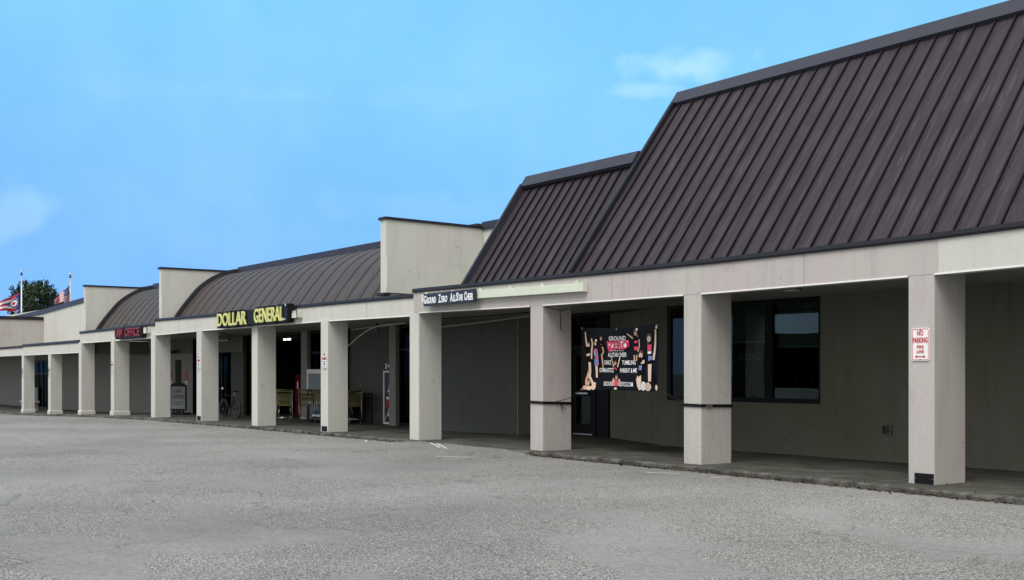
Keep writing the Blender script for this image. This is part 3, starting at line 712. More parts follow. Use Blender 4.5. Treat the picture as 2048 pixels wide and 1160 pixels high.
# NO PARKING signs
def rrect(m, x0, x1, z0, z1, y0, y1, r):
    pts = []
    for cx, cz, a0 in ((x1-r, z1-r, 0), (x0+r, z1-r, 90), (x0+r, z0+r, 180), (x1-r, z0+r, 270)):
        for k in range(5): a = R(a0+k*22.5); pts.append((cx+r*math.cos(a), cz+r*math.sin(a)))
    a = [m.b.verts.new((x, y0, z)) for x, z in pts]; b = [m.b.verts.new((x, y1, z)) for x, z in pts]; n = len(pts)
    m.b.faces.new(a); m.b.faces.new(b[::-1])
    for i in range(n): m.b.faces.new((a[i], b[i], b[(i+1)%n], a[(i+1)%n]))
    return pts
def nopark(label, x0, z0, w_, h_, ink='sign_red', ink2='sign_red', y=0.0, plate='white_plate'):
    t = thing('parking_sign', label, 'sign', (x0, y, z0), 'fire lane signs on the columns')
    m = MB(); rrect(m, x0, x0+w_, z0, z0+h_, y-.012, y, .02); m.build('plate', plate, t)
    # red border: ring of thin quads
    m = MB(); i0 = .010; i1 = .018
    def rp(i, r):
        P = []
        for cx, cz, a0 in ((x0+w_-i-r, z0+h_-i-r, 0), (x0+i+r, z0+h_-i-r, 90), (x0+i+r, z0+i+r, 180), (x0+w_-i-r, z0+i+r, 270)):
            for k in range(5): a = R(a0+k*22.5); P.append((cx+r*math.cos(a), y-.0145, cz+r*math.sin(a)))
        return P
    Pa = rp(i0, .018); Pb = rp(i1, .012)
    for k in range(20): m.face([Pa[k], Pa[(k+1)%20], Pb[(k+1)%20], Pb[k]])
    m.build('border', ink2, t)
    s_ = w_/.285; Y = y-.0135; cx = x0+w_/2
    bs = [shift(textbm('NO', .10*s_, .075*h_/.455, .004, .014), (cx-.05*s_, Y, z0+h_*.77)), shift(textbm('FIRE', .11*s_, .042*h_/.455, .004, .01), (cx-.055*s_, Y, z0+h_*.38)), shift(textbm('LANE', .115*s_, .046*h_/.455, .004, .01), (cx-.0575*s_, Y, z0+h_*.235))]
    for b_ in bs: finish(b_, 'lettering', ink, t)
    finish(shift(textbm('PARKING', .235*s_, .075*h_/.455, .004, .016), (cx-.1175*s_, Y, z0+h_*.55)), 'lettering', 'sign_red' if plate == 'white_plate' else ink, t)
    m = MB(); az = z0+h_*.13; a = .085*s_; yy = Y-.003
    for sg in (-1, 1): m.face([(cx+sg*a, yy, az), (cx+sg*(a-.035), yy, az+.022), (cx+sg*(a-.035), yy, az-.022)])
    m.face([(cx-a+.03, yy, az-.006), (cx+a-.03, yy, az-.006), (cx+a-.03, yy, az+.006), (cx-a+.03, yy, az+.006)]); m.build('arrow', ink2, t)
    for zz in (z0+h_-.025, z0+.02): MB().box(cx-.006, cx+.006, y-.02, y-.012, zz-.006, zz+.006).build('bolt', 'black_metal', t)
    return t
nopark('white NO PARKING FIRE LANE sign with red letters on the nearest right column', NC(1)-.355, 1.71, .285, .455)
nopark('white fire lane sign on the column just right of the shopping carts', NC(5)-.30, 1.66, .26, .43, 'sign_ink', 'sign_ink')
nopark('white fire lane sign on the column between the A-frame board and the bicycle', NC(7)-.32, 1.68, .28, .45, 'sign_ink', 'sign_ink')
nopark('white fire lane sign on the column under the red law office letters', NC(9)-.33, 1.57, .26, .48, 'sign_ink', 'sign_ink')
nopark('small dark-lettered fire lane sign on the second column from the left edge', NC(11)-.31, 1.42, .24, .40, 'sign_ink', 'sign_ink', plate='box_paint')
nopark('small dark-lettered fire lane sign on the leftmost column', NC(12)-.31, 1.38, .24, .42, 'sign_ink', 'sign_ink', plate='box_paint')
# cover plates at the column feet
def footplate(label, n, x0, x1, z0, z1):
    t = thing('access_plate', label, 'access plate', (x0, 0, z0), 'black access plates at the column feet')
    MB().box(x0, x1, -.012, .004, z0, z1).build('plate', 'black_metal', t, bevel=.003)
    for x in (x0+.02, x1-.02): MB().box(x-.005, x+.005, -.017, -.012, (z0+z1)/2-.005, (z0+z1)/2+.005).build('screw', 'chrome', t)
footplate('black access plate at the foot of the nearest right column', 1, -.31, -.005, .005, .15)
footplate('black access plate at the foot of the column right of the carts', 5, NC(5)-.34, NC(5)-.04, .02, .15)
footplate('black access plate at the foot of the column left of the bicycle', 7, NC(7)-.34, NC(7)-.04, .02, .16)
footplate('black access plate at the foot of the column below the law office sign', 9, NC(9)-.26, NC(9)-.08, -.02, .10)

# straps around columns 2 and 3
def strap(label, n, z, dz):
    t = thing('strap', label, 'strap', (NC(n), 0, z), 'black straps round the columns')
    x1 = NC(n)+.008; x0 = NC(n)-.428; m = MB(); hh = .026
    P = [(x0, -.006), (x1, -.006), (x1, .73), (x0, .73)]
    a = [[m.b.verts.new((x, y, z+dz*i_+k)) for i_, (x, y) in zip((0, .3, 1, .6), P)] for k in (-hh, hh)]
    o_ = [[m.b.verts.new((x+(.010 if x > NC(n)-.2 else -.010), y+(.010 if y > .3 else -.010), z+dz*i_+k)) for i_, (x, y) in zip((0, .3, 1, .6), P)] for k in (-hh, hh)]
    for k in range(4):
        j = (k+1)%4; m.b.faces.new((o_[0][k], o_[0][j], o_[1][j], o_[1][k])); m.b.faces.new((a[1][k], o_[1][k], o_[1][j], a[1][j])); m.b.faces.new((a[0][k], a[0][j], o_[0][j], o_[0][k]))
    m.build('band', 'black_metal', t); return t
t = strap('black strap round the third column from the right, beside the banner', 3, .965, -.03)
m = MB(); m.tube([(NC(3)+.02, .25, .96), (NC(3)+.06, .4, .92), (NC(3)+.03, .55, .82)], .007).tube([(NC(3)+.02, .3, .97), (NC(3)+.1, .6, 1.04), (NC(3)+.45, .62, 1.22)], .007).tube([(NC(3)+.02, .42, .96), (NC(3)+.03, .45, .86), (NC(3)+.02, .47, .79)], .006).build('loose_end', 'rope', t)
t = strap('black strap with buckle round the second column from the right', 2, 1.0, -.02)
MB().box(NC(2)+.018, NC(2)+.03, .10, .24, .96, 1.01).build('buckle', 'chrome', t)

# wall vent box
t = thing('wall_vent', 'small dark louvred vent box low on the shaded wall', 'vent', (-3.2, 3.1, .56))
W = MB(); W.box(-3.25, -3.04, 3.08, 3.12, .47, .49); W.box(-3.25, -3.04, 3.08, 3.12, .63, .65); W.box(-3.25, -3.22, 3.08, 3.12, .49, .63); W.box(-3.07, -3.04, 3.08, 3.12, .49, .63); W.build('frame', 'grille', t)
W = MB(); [W.box(-3.22, -3.07, 3.09, 3.115, .495+i*.03, .505+i*.03) for i in range(5)]; W.build('louvre', 'black_metal', t)

# ------------------------------------------------------------------ banner
def by(u, v):   # surface of the banner cloth, local depth
    return .60 + .018*math.sin(u*7+v*2.3) + .012*math.sin(v*6-u*3) + .03*(1-v)*math.sin(u*3.1)
BX0, BX1 = -8.50, -6.26
def bpos(u, v, d=0.0):
    x = BX0+(BX1-BX0)*u; zt = 2.45-.05*math.sin(u*math.pi)*1.0+.0; zb = 1.20+.02*u+.015*math.sin(u*5)
    return Vector((x, by(u, v)-d, zb+(zt-zb)*v))
bn = thing('banner', 'black gym banner with pink logo and cheerleaders tied between two columns', 'banner', (-7.38, .6, 1.2))
m = MB(); nu, nv_ = 48, 28
for side_, dd in ((0, .0), (1, -.004)):
    g = [[m.b.verts.new(bpos(i/nu, j/nv_, dd)) for j in range(nv_+1)] for i in range(nu+1)]
    for i in range(nu):
        for j in range(nv_): m.b.faces.new((g[i][j], g[i+1][j], g[i+1][j+1], g[i][j+1]))
m.build('cloth', 'banner_cloth', bn, smooth=True)
def btext(txt, u0, u1, v0, v1, mat, off=.02, d=.012, shear=0, name='lettering'):
    b = textbm(txt, 1, 1, 0, off, shear, front_only=True)
    bmesh.ops.triangulate(b, faces=b.faces)
    for v in b.verts: v.co = bpos(u0+(u1-u0)*v.co.x, v0+(v1-v0)*v.co.z, d)
    return b
T = [('GROUND', .395, .605, .80, .87), ('ALLSTAR CHEER', .37, .61, .535, .605), ('DANCE', .315, .405, .41, .48), ('TUMBLING', .555, .725, .41, .48), ('GYMNASTICS', .24, .44, .285, .355), ('PARENT & ME', .53, .745, .285, .355), ('GROUND0ATHLETICS.COM', .30, .70, .065, .135)]
for a, b, c, d, e in T: finish(btext(a, b, c, d, e, 'white_print', .012), 'lettering', 'white_print', bn)
def blob(pts, d, mi=0, M_=None):
    M_.face([bpos(u, v, d) for u, v in pts], mi)
def poly(M_, pts, wd, d, mi, w2=None):
    """tapered limb through uv points; widths in u"""
    asp = 2.24/1.25
    for i in range(len(pts)-1):
        a = Vector((pts[i][0], pts[i][1]/asp)); b = Vector((pts[i+1][0], pts[i+1][1]/asp)); t_ = (b-a).normalized(); n = Vector((-t_.y, t_.x))
        f0 = i/(len(pts)-1); f1 = (i+1)/(len(pts)-1); e = w2 if w2 is not None else wd
        wa = wd+(e-wd)*f0; wb = wd+(e-wd)*f1; K = 3
        for k in range(K):
            p = a.lerp(b, k/K); q_ = a.lerp(b, (k+1)/K); w0 = wa+(wb-wa)*k/K; w1 = wa+(wb-wa)*(k+1)/K
            P = [p-n*w0/2, q_-n*w1/2, q_+n*w1/2, p+n*w0/2]
            M_.face([bpos(c.x, c.y*asp, d) for c in P], mi)
def disc(M_, u, v, ru, rv, d, mi):
    M_.face([bpos(u+ru*math.cos(a), v+rv*math.sin(a), d) for a in [k*math.pi/5 for k in range(10)]], mi)
PM = ['skin_print_pale', 'skin_print', 'hair_print', 'black_print', 'pink_print', 'blue_print', 'white_print']
def figure(fn, label=None):
    M_ = MB(); fn(M_); o = finish(M_.b, 'printed_figure', PM, bn); return o
def head(M_, u, v, s_=1, hair=2, skin=0, d=.014, bow=None):
    disc(M_, u, v+.012*s_, .022*s_, .044*s_, d, hair); disc(M_, u-.001, v-.002, .015*s_, .030*s_, d+.003, skin)
    disc(M_, u-.005*s_, v+.006*s_, .002*s_, .004*s_, d+.005, 3); disc(M_, u+.005*s_, v+.006*s_, .002*s_, .004*s_, d+.005, 3); disc(M_, u, v-.014*s_, .005*s_, .004*s_, d+.005, 4)
    if bow is not None: disc(M_, u+.014*s_, v+.052*s_, .014*s_, .018*s_, d+.003, bow)
def f_left(M):      # flyer with arms up on a pyramid
    poly(M, [(.065, .93), (.072, .83), (.085, .70)], .014, .014, 0, .022); poly(M, [(.155, .83), (.165, .74), (.145, .62), (.135, .50)], .018, .014, 0, .022)
    poly(M, [(.095, .70), (.105, .56)], .055, .015, 3); poly(M, [(.095, .585), (.10, .55)], .046, .017, 0); poly(M, [(.10, .55), (.10, .45)], .06, .016, 3)
    poly(M, [(.108, .46), (.112, .30), (.108, .18)], .034, .014, 0, .024); poly(M, [(.105, .33), (.06, .14), (.075, .07)], .026, .014, 1, .022); poly(M, [(.115, .20), (.145, .12), (.185, .04)], .026, .013, 0, .03)
    head(M, .112, .725, .95, 2, 0)
def f_base(M):
    disc(M, .095, .12, .018, .04, .014, 1); disc(M, .05, .045, .028, .035, .014, 1); disc(M, .105, .035, .038, .035, .015, 0); disc(M, .16, .05, .03, .05, .013, 0); disc(M, .175, .10, .02, .025, .012, 0)
def f_two(M):
    poly(M, [(.205, .66), (.21, .52)], .050, .014, 5); poly(M, [(.19, .67), (.225, .60)], .02, .016, 4); poly(M, [(.195, .56), (.23, .50)], .018, .016, 4); poly(M, [(.19, .52), (.225, .52)], .02, .016, 4)
    poly(M, [(.205, .51), (.205, .40)], .055, .014, 5, .06); poly(M, [(.188, .42), (.205, .39), (.228, .44)], .012, .017, 4)
    poly(M, [(.20, .40), (.205, .20)], .032, .013, 0, .024); poly(M, [(.18, .63), (.185, .56)], .014, .013, 0); head(M, .208, .75, 1.0, 2, 0, bow=6)
def f_three(M):
    poly(M, [(.285, .78), (.292, .68)], .045, .013, 3); poly(M, [(.275, .74), (.30, .735)], .006, .018, 4); poly(M, [(.30, .70), (.315, .63), (.298, .58)], .018, .014, 1); poly(M, [(.283, .58), (.29, .43), (.297, .33)], .022, .014, 1, .012); head(M, .293, .83, .85, 2, 1)
def f_mid(M):
    poly(M, [(.415, .53), (.435, .42), (.445, .37)], .012, .015, 1, .016); poly(M, [(.53, .53), (.51, .44), (.495, .37)], .012, .015, 0, .016); poly(M, [(.47, .40), (.47, .28)], .045, .015, 3); poly(M, [(.455, .36), (.49, .33)], .012, .018, 4); head(M, .468, .43, .9, 2, 1, .016)
    head(M, .485, .20, 1.0, 2, 1, .016); poly(M, [(.45, .18), (.425, .12), (.435, .08)], .03, .014, 1); poly(M, [(.515, .18), (.53, .12), (.52, .08)], .026, .014, 1); poly(M, [(.48, .16), (.475, .07)], .05, .014, 4); disc(M, .465, .025, .022, .02, .014, 0)
def f_fly(M):
    poly(M, [(.62, .90), (.65, .87), (.69, .82)], .012, .014, 1, .016); poly(M, [(.755, .86), (.74, .84)], .03, .014, 2); poly(M, [(.725, .83), (.73, .66)], .062, .013, 3); poly(M, [(.705, .76), (.745, .77)], .02, .017, 4); poly(M, [(.705, .665), (.75, .665)], .03, .017, 4)
    poly(M, [(.765, .80), (.765, .68), (.745, .61)], .014, .014, 1); poly(M, [(.705, .56), (.71, .47)], .016, .013, 1); poly(M, [(.735, .56), (.735, .47)], .014, .013, 1); head(M, .725, .895, 1.15, 2, 1, bow=6)
def f_shout(M):
    poly(M, [(.785, .52), (.80, .36)], .080, .013, 3); poly(M, [(.80, .44), (.80, .42)], .02, .017, 0); poly(M, [(.77, .36), (.805, .36)], .04, .016, 5); poly(M, [(.77, .34), (.80, .25)], .065, .015, 3, .075); poly(M, [(.775, .24), (.79, .02)], .05, .014, 0, .04); poly(M, [(.75, .20), (.765, .06)], .02, .013, 0); disc(M, .82, .45, .016, .03, .015, 0)
    head(M, .785, .55, 1.45, 2, 0); disc(M, .783, .515, .008, .018, .021, 3)
def f_right(M):
    poly(M, [(.97, .92), (.965, .78), (.955, .60), (.94, .47)], .016, .014, 0, .030); poly(M, [(.89, .70), (.895, .55)], .085, .013, 3); poly(M, [(.865, .66), (.915, .66)], .05, .016, 4); poly(M, [(.868, .585), (.912, .585)], .022, .016, 6)
    poly(M, [(.878, .50), (.925, .50)], .045, .017, 5, .03); poly(M, [(.90, .54), (.91, .42)], .09, .0135, 3); poly(M, [(.90, .41), (.905, .15)], .045, .014, 0, .032); poly(M, [(.93, .30), (.96, .12), (.985, .04)], .03, .0135, 3, .02); disc(M, .985, .06, .014, .04, .015, 0); disc(M, .985, .95, .014, .025, .015, 0)
    head(M, .885, .79, 1.5, 2, 0); poly(M, [(.862, .82), (.87, .70)], .014, .013, 2)
def f_pom(M):
    disc(M, .83, .08, .032, .07, .016, 6); disc(M, .885, .07, .04, .065, .017, 0)
    for k in range(7): poly(M, [(.80+k*.017, .14-.004*k), (.805+k*.016, .02)], .003, .021, 3)
for fn in (f_left, f_base, f_two, f_three, f_mid, f_fly, f_shout, f_right, f_pom): figure(fn)
# pink logo word with dark outline and halo
M_ = MB(); asp = 1
M_.face([bpos(u, v, .011) for u, v in ((.365, .79), (.64, .80), (.645, .70), (.60, .655), (.50, .655), (.39, .62), (.375, .64))], 4)
M_.face([bpos(u, v, .0125) for u, v in ((.385, .775), (.625, .785), (.628, .71), (.585, .675), (.50, .672), (.40, .65))], 6)
o = finish(M_.b, 'logo', PM, bn)
b = btext('ZERO', .375, .635, .655, .785, '', .05, .016); finish(b, 'logo_lettering', 'black_print', bn)
b = btext('ZERO', .38, .63, .662, .778, '', .028, .019); finish(b, 'logo_lettering', 'pink_print', bn)
finish(btext('ATHLETICS', .405, .575, .628, .642, '', .01, .014), 'lettering', 'white_print', bn)
m = MB()
for u, v in ((.01, .985), (.495, .985), (.985, .98), (.985, .02), (.01, .02)):
    p = bpos(u, v, .006); m.tube([p+Vector((.016*math.cos(a), 0, .016*math.sin(a))) for a in [k*math.pi/4 for k in range(8)]], .005, 5, True)
m.build('grommet', 'chrome', bn)
def rope(label, pts, r=.006):
    t = thing('rope', label, 'rope', pts[0], 'ropes tying the banner'); MB().tube(pts, r, 5).build('cord', 'rope', t); return t
rope('upper right rope from the banner to the second column', [(-6.28, .59, 2.44), (-5.9, .5, 2.60), (-5.45, .38, 2.80), (-5.03, .3, 2.9)])
t = rope('lower right rope from the banner with a hanging loose end', [(-6.28, .59, 1.23), (-5.9, .5, 1.16), (-5.4, .4, 1.06), (-5.03, .3, 1.0)])
MB().tube([(-6.22, .58, 1.22), (-6.24, .58, 1.05), (-6.20, .57, .92), (-6.16, .57, .90)], .007, 5).build('loose_end', 'rope', t)
t = rope('upper left rope hanging from the top of the third column', [(-8.95, .06, 2.86), (-8.94, .40, 2.80), (-8.92, .66, 2.84), (-8.8, .68, 2.7), (-8.5, .6, 2.44)])
MB().tube([(-8.95, .42, 2.80), (-8.95, .43, 2.6), (-8.95, .44, 2.42), (-8.945, .47, 2.40)], .007, 5).build('loose_end', 'rope', t)

# ------------------------------------------------------------------ things inside the gym window
for i, (x0, x1, zz) in enumerate(((-8.7, -6.08, 2.17), (-5.83, -4.74, 2.06))):
    t = thing('roller_blind', ['olive roller blind half lowered in the wide left pane', 'olive roller blind half lowered in the narrow right pane'][i], 'blind', (x0, 3.4, zz))
    MB().box(x0, x1, 3.32, 3.325, zz, 2.9).build('cloth', 'blind_cloth', t); MB().box(x0, x1, 3.31, 3.335, zz-.03, zz).build('hem_bar', 'white_trim', t)
t = thing('window_poster', 'dark poster reading GROUND in pale outlined letters behind the gym window', 'poster', (-6.9, 3.38, 1.3))
MB().box(-7.15, -6.1, 3.39, 3.40, 1.25, 2.02).build('sheet', 'navy_board', t); finish(shift(textbm('GROUND', .62, .15, .004, .0), (-6.93, 3.385, 1.80)), 'lettering', 'letter_white', t)
t = thing('display_table', 'long dark display table with white runner behind the gym window', 'table', (-6.7, 3.8, 0))
MB().box(-8.6, -4.75, 3.45, 4.1, .98, 1.02).build('tabletop', 'black_metal', t)
for x in (-8.5, -4.9):
    for y in (3.5, 4.0): MB().box(x, x+.05, y, y+.05, 0, .98).build('leg', 'black_metal', t)
MB().box(-5.5, -4.78, 3.46, 3.62, 1.022, 1.03).build('runner', 'panel_grey', t)
def trophy(label, x, y, h, kind):
    t = thing('trophy', label, 'trophy', (x, y, 1.022), 'trophies on the display table'); z = 1.022
    if kind == 0:
        MB().box(x-.05, x+.05, y-.04, y+.04, z, z+.03).build('base', 'black_metal', t); MB().lathe([(.012, z+.03), (.012, z+h*.6), (.03, z+h*.62), (.012, z+h*.66), (.01, z+h*.8)], (x, y, 0), 10).build('column', 'chrome', t, True)
        MB().lathe([(.008, z+h*.8), (.03, z+h*.86), (.035, z+h*.95), (.03, z+h)], (x, y, 0), 12).build('cup', 'chrome', t, True)
    elif kind == 1:
        MB().box(x-.10, x+.10, y-.06, y+.06, z, z+.03).build('base', 'black_metal', t); m = MB()
        for sx_ in (-.075, .075): m.lathe([(.012, z+.03), (.012, z+h*.5)], (x+sx_, y, 0), 8)
        m.build('column', 'gold', t, True); MB().box(x-.10, x+.10, y-.05, y+.05, z+h*.5, z+h*.53).build('deck', 'chrome', t)
        MB().lathe([(.02, z+h*.53), (.008, z+h*.6), (.008, z+h*.75), (.03, z+h*.82), (.036, z+h*.93), (.03, z+h)], (x, y, 0), 12).build('cup', 'chrome', t, True)
    else:
        MB().lathe([(.075, z), (.075, z+.02), (.055, z+.03), (.055, z+h*.45), (.075, z+h*.46), (.075, z+h*.49)], (x, y, 0), 14).build('base', 'blue_trophy', t, True)
        MB().lathe([(.014, z+h*.49), (.014, z+h*.85), (.03, z+h*.9), (.012, z+h)], (x, y, 0), 10).build('column', 'gold', t, True)
    return t
trophy('slim silver trophy farthest left on the display table', -6.83, 3.7, .40, 0); trophy('tall thin gold-post trophy left of the two-post one', -6.45, 3.8, .48, 1)
trophy('silver cup trophy on a two-post stand in the left pane', -6.22, 3.6, .46, 1); trophy('slim silver trophy just right of the window mullion', -5.66, 3.65, .38, 0)
trophy('short silver trophy between the mullion and the blue one', -5.56, 3.6, .22, 0); trophy('gold trophy standing on a blue drum base', -5.28, 3.65, .40, 2); trophy('slim silver trophy right of the blue-based one', -5.08, 3.7, .34, 0); trophy('small silver trophy at the right end of the table', -4.98, 3.55, .14, 0)
t = thing('flower_arrangement', 'small pale flowers at the left end of the display table', 'flowers', (-7.0, 3.6, 1.02)); m = MB()
for i in range(26): 
    p = Vector((-6.98+random.uniform(-.12, .12), 3.6+random.uniform(-.06, .06), 1.28+random.uniform(-.1, .14))); m.face([p, p+Vector((.03, 0, .01)), p+Vector((.02, .01, .035)), p+Vector((-.01, .01, .02))])
m.build('petals', 'letter_white', t); MB().lathe([(.05, 1.022), (.07, 1.1), (.04, 1.18)], (-6.98, 3.6, 0), 12).build('vase', 'blue_trophy', t)
t = thing('display_box', 'pale blue patterned box at the right edge of the gym window', 'box', (-4.85, 3.6, 1.03))
MB().box(-4.98, -4.76, 3.5, 3.7, 1.14, 1.38).build('carton', 'box_paint', t); m = MB()
for i in range(7): x = random.uniform(-4.96, -4.82); z = random.uniform(1.16, 1.33); m.box(x, x+.04, 3.49, 3.5, z, z+.03)
m.build('pattern', 'blue_trophy', t); MB().box(-4.97, -4.77, 3.49, 3.71, 1.031, 1.13).build('stand', 'navy_board', t)
t = thing('ceiling_lamp', 'yellowish fluorescent tube lit inside above the gym door', 'lamp', (-12.9, 5, 2.8))
MB().box(-13.3, -12.62, 4.9, 4.96, 2.78, 2.82).build('tube', 'lamp_dim', t); MB().box(-13.35, -12.57, 4.88, 4.98, 2.825, 2.86).build('housing', 'white_trim', t)
for x0, x1, lb in ((-34.14, -34.04, 'left small lit lamp inside the store entrance'), (-33.80, -33.62, 'right small lit lamp inside the store entrance')):
    t = thing('ceiling_lamp', lb, 'lamp', (x0, 6.0, 2.95))
    MB().box(x0, x1, 5.96, 6.04, 2.86, 2.94).build('diffuser', 'lamp_lit', t); MB().box(x0-.02, x1+.02, 5.94, 6.06, 2.942, 2.96).build('housing', 'grille', t)
for i, (x, y) in enumerate(((-35.3, 1.5), (-3.6, 1.2), (-30.7, 2.0))):
    t = thing('soffit_light', ['round recessed soffit light above the law office board', 'round recessed soffit light near the nearest right column', 'round recessed soffit light above the bicycle'][i], 'light', (x, y, 2.95), 'round lights in the soffit')
    MB().lathe([(.16, 2.93), (.17, 2.95), (.17, 2.972)], (x, y, 0), 18).build('ring', 'grille', t, True); MB().lathe([(.13, 2.922), (.13, 2.935)], (x, y, 0), 18).build('lens', 'box_paint', t)

# conduits under the soffit
t = thing('conduit', 'thin white conduit curving under the soffit right of the carts', 'conduit', (-20, 2.2, 2.8))
m = MB(); m.tube([(-21.6, 2.2, 2.28), (-20.85, 2.2, 2.58), (-20.25, 2.2, 2.77), (-19.85, 2.2, 2.85), (-19.3, 2.2, 2.90), (-18.2, 2.25, 2.91)], .014, 6).build('pipe', 'box_paint', t)
m = MB(); m.tube([(-21.6, 2.4, 2.83), (-20.6, 2.4, 2.87), (-19.9, 2.4, 2.86), (-19.2, 2.4, 2.90)], .010, 6).build('wire', 'box_paint', t)
t = thing('security_camera', 'small pale dome camera hanging under the soffit by the conduit', 'camera', (-19.9, 2.3, 2.78))
MB().lathe([(.03, 2.72), (.07, 2.76), (.08, 2.80), (.08, 2.84)], (-19.9, 2.3, 0), 14).build('dome', 'grille', t, True); MB().box(-19.95, -19.85, 2.26, 2.34, 2.84, 2.97).build('bracket', 'grille', t)
t = thing('conduit', 'long pale conduit under the soffit of the bay left of the banner', 'conduit', (-14, 2, 2.9))
MB().tube([(-17.0, 2.35, 2.74), (-14.5, 2.4, 2.82), (-12.6, 2.4, 2.90)], .03, 6).build('pipe', 'soffit_board', t); MB().tube([(-16, 1.6, 2.90), (-12.9, 1.6, 2.89), (-11.5, 1.5, 2.9)], .016, 6).build('wire', 'black_metal', t)
t = thing('fluorescent_fixture', 'unlit strip light under the soffit above the bicycle', 'light', (-32.6, 2.6, 2.7)); MB().box(-33.6, -31.6, 2.6, 2.72, 2.76, 2.84).build('housing', 'grille', t); MB().box(-33.5, -31.7, 2.63, 2.69, 2.735, 2.759).build('lens', 'box_paint', t)
t = thing('security_light', 'dark twin head security light above the narrow office door', 'light', (-38.6, 3.3, 2.45))
MB().box(-38.95, -38.75, 3.36, 3.4, 2.38, 2.5).build('mount', 'black_metal', t); m = MB(); m.tube([(-38.85, 3.36, 2.44), (-38.75, 3.25, 2.44)], .02)
m.tube([(-38.75, 3.25, 2.44), (-38.5, 3.15, 2.45)], .04, 8, r2=.085); m.tube([(-38.85, 3.25, 2.44), (-39.05, 3.15, 2.43)], .035, 8, r2=.06); m.build('lamp_head', 'black_metal', t)
for (x, lb) in ((-39.98, 'red and white notice left of the narrow office door'), (-38.15, 'red and white notice right of the narrow office door')):
    t = thing('notice', lb, 'notice', (x, 3.39, 1.2), 'notices beside the office door')
    MB().box(x, x+.34, 3.385, 3.399, 1.25, 1.62).build('red_sheet', 'notice_red', t); MB().box(x+.02, x+.32, 3.385, 3.399, .98, 1.24).build('white_sheet', 'box_paint', t)
    m = MB(); [m.box(x+.05, x+.29, 3.38, 3.385, 1.03+.05*k, 1.045+.05*k) for k in range(4)]; m.build('print_lines', 'sign_ink', t)

# ------------------------------------------------------------------ A-frame board
bx, by_ = -36.0, 2.35
t = thing('sandwich_board', 'black framed LAW OFFICE sign board on the walkway between columns', 'sign', (0, 0, 0))
m = MB(); w2 = .36
m.box(-w2, -w2+.045, -.03, .03, .16, 1.16).box(w2-.045, w2, -.03, .03, .16, 1.16).box(-w2+.045, w2-.045, -.03, .03, .16, .22)
m.box(-w2+.045, w2-.045, -.03, .03, 1.10, 1.16)
pr = [(-.32, 1.16), (-.28, 1.20), (-.18, 1.24), (.18, 1.24), (.28, 1.20), (.32, 1.16)]
a = [m.b.verts.new((x, -.028, z)) for x, z in pr]; b = [m.b.verts.new((x, .028, z)) for x, z in pr]
m.b.faces.new(a); m.b.faces.new(b[::-1]); [m.b.faces.new((a[i], b[i], b[(i+1)%6], a[(i+1)%6])) for i in range(6)]
m.build('frame', 'black_metal', t)
MB().box(-w2+.045, w2-.045, -.018, .018, .22, 1.10).build('panel', 'panel_grey', t)
finish(shift(textbm('LAW', .33, .13, .004, .02), (-.165, -.02, .86)), 'lettering', 'sign_ink', t); finish(shift(textbm('OFFICE', .54, .14, .004, .02), (-.27, -.02, .62)), 'lettering', 'sign_ink', t)
m = MB(); [m.box(-.26+.085*i, -.19+.085*i, -.022, -.019, .47, .50) for i in range(6)]; [m.box(-.20+.085*i, -.13+.085*i, -.022, -.019, .38, .41) for i in range(5)]; m.build('small_print', 'sign_ink', t)
for s_ in (-.24, .19): MB().box(s_, s_+.05, -.03, .03, .05, .16).build('leg', 'black_metal', t)
MB().box(-.42, .42, -.25, .25, .0, .07).build('base', 'black_metal', t, bevel=.02)
t.location = (bx, by_, zw(bx)); t.rotation_euler = (0, 0, R(38))

# ------------------------------------------------------------------ bicycle
t = thing('bicycle', 'dark mountain bicycle leaning by the window behind a column', 'bicycle', (0, 0, 0))
def wheel(cx, name='wheel'):
    o_ = MB().tube([(cx+.315*math.cos(a), 0, .33+.315*math.sin(a)) for a in [k*2*math.pi/28 for k in range(28)]], .024, 7, True).build(name, 'rubber', t, True)
    m = MB(); m.tube([(cx+.285*math.cos(a), 0, .33+.285*math.sin(a)) for a in [k*2*math.pi/28 for k in range(28)]], .009, 5, True)
    for k in range(14): a = k*2*math.pi/14; m.tube([(cx, .02*(-1)**k, .33), (cx+.285*math.cos(a), 0, .33+.285*math.sin(a))], .0018, 3)
    m.tube([(cx, -.05, .33), (cx, .05, .33)], .02, 8); m.build('rim', 'grille', o_)
wheel(-.53); wheel(.53)
bb = (.10, 0, .30); st_ = (.24, 0, .76); hd = (-.36, 0, .80); hd2 = (-.40, 0, .68); ax = (.53, 0, .33); fx = (-.53, 0, .33)
m = MB(); m.tube([bb, st_], .018).tube([st_, hd], .018).tube([bb, hd2], .021).tube([hd, hd2], .022)
for s_ in (-.05, .05): m.tube([bb, (ax[0], s_, ax[2])], .010).tube([(st_[0], s_*.4, .72), (ax[0], s_, ax[2])], .009)
m.build('frame', 'black_metal', t, True)
m = MB(); [m.tube([(hd2[0], s_, .66), (fx[0], s_, fx[2])], .014) for s_ in (-.055, .055)]; m.tube([(-.40, -.055, .66), (-.40, .055, .66)], .016); m.build('fork', 'black_metal', t)
m = MB(); m.tube([hd, (-.34, 0, .92)], .015).tube([(-.30, -.31, .97), (-.35, -.1, .94), (-.35, .1, .94), (-.30, .31, .97)], .013).build('handlebar', 'black_metal', t)
m = MB(); m.tube([st_, (.28, 0, .90)], .013).build('seat_post', 'chrome', t)
m = MB(); m.lathe([(.02, .90), (.10, .915), (.11, .935), (.09, .955), (.02, .96)], (.32, 0, 0), 12)
for v in m.b.verts:
    v.co.x = (v.co.x-.32)*1.5+.29
    if v.co.x < .27: v.co.y *= .45
m.build('saddle', 'rubber', t, True)
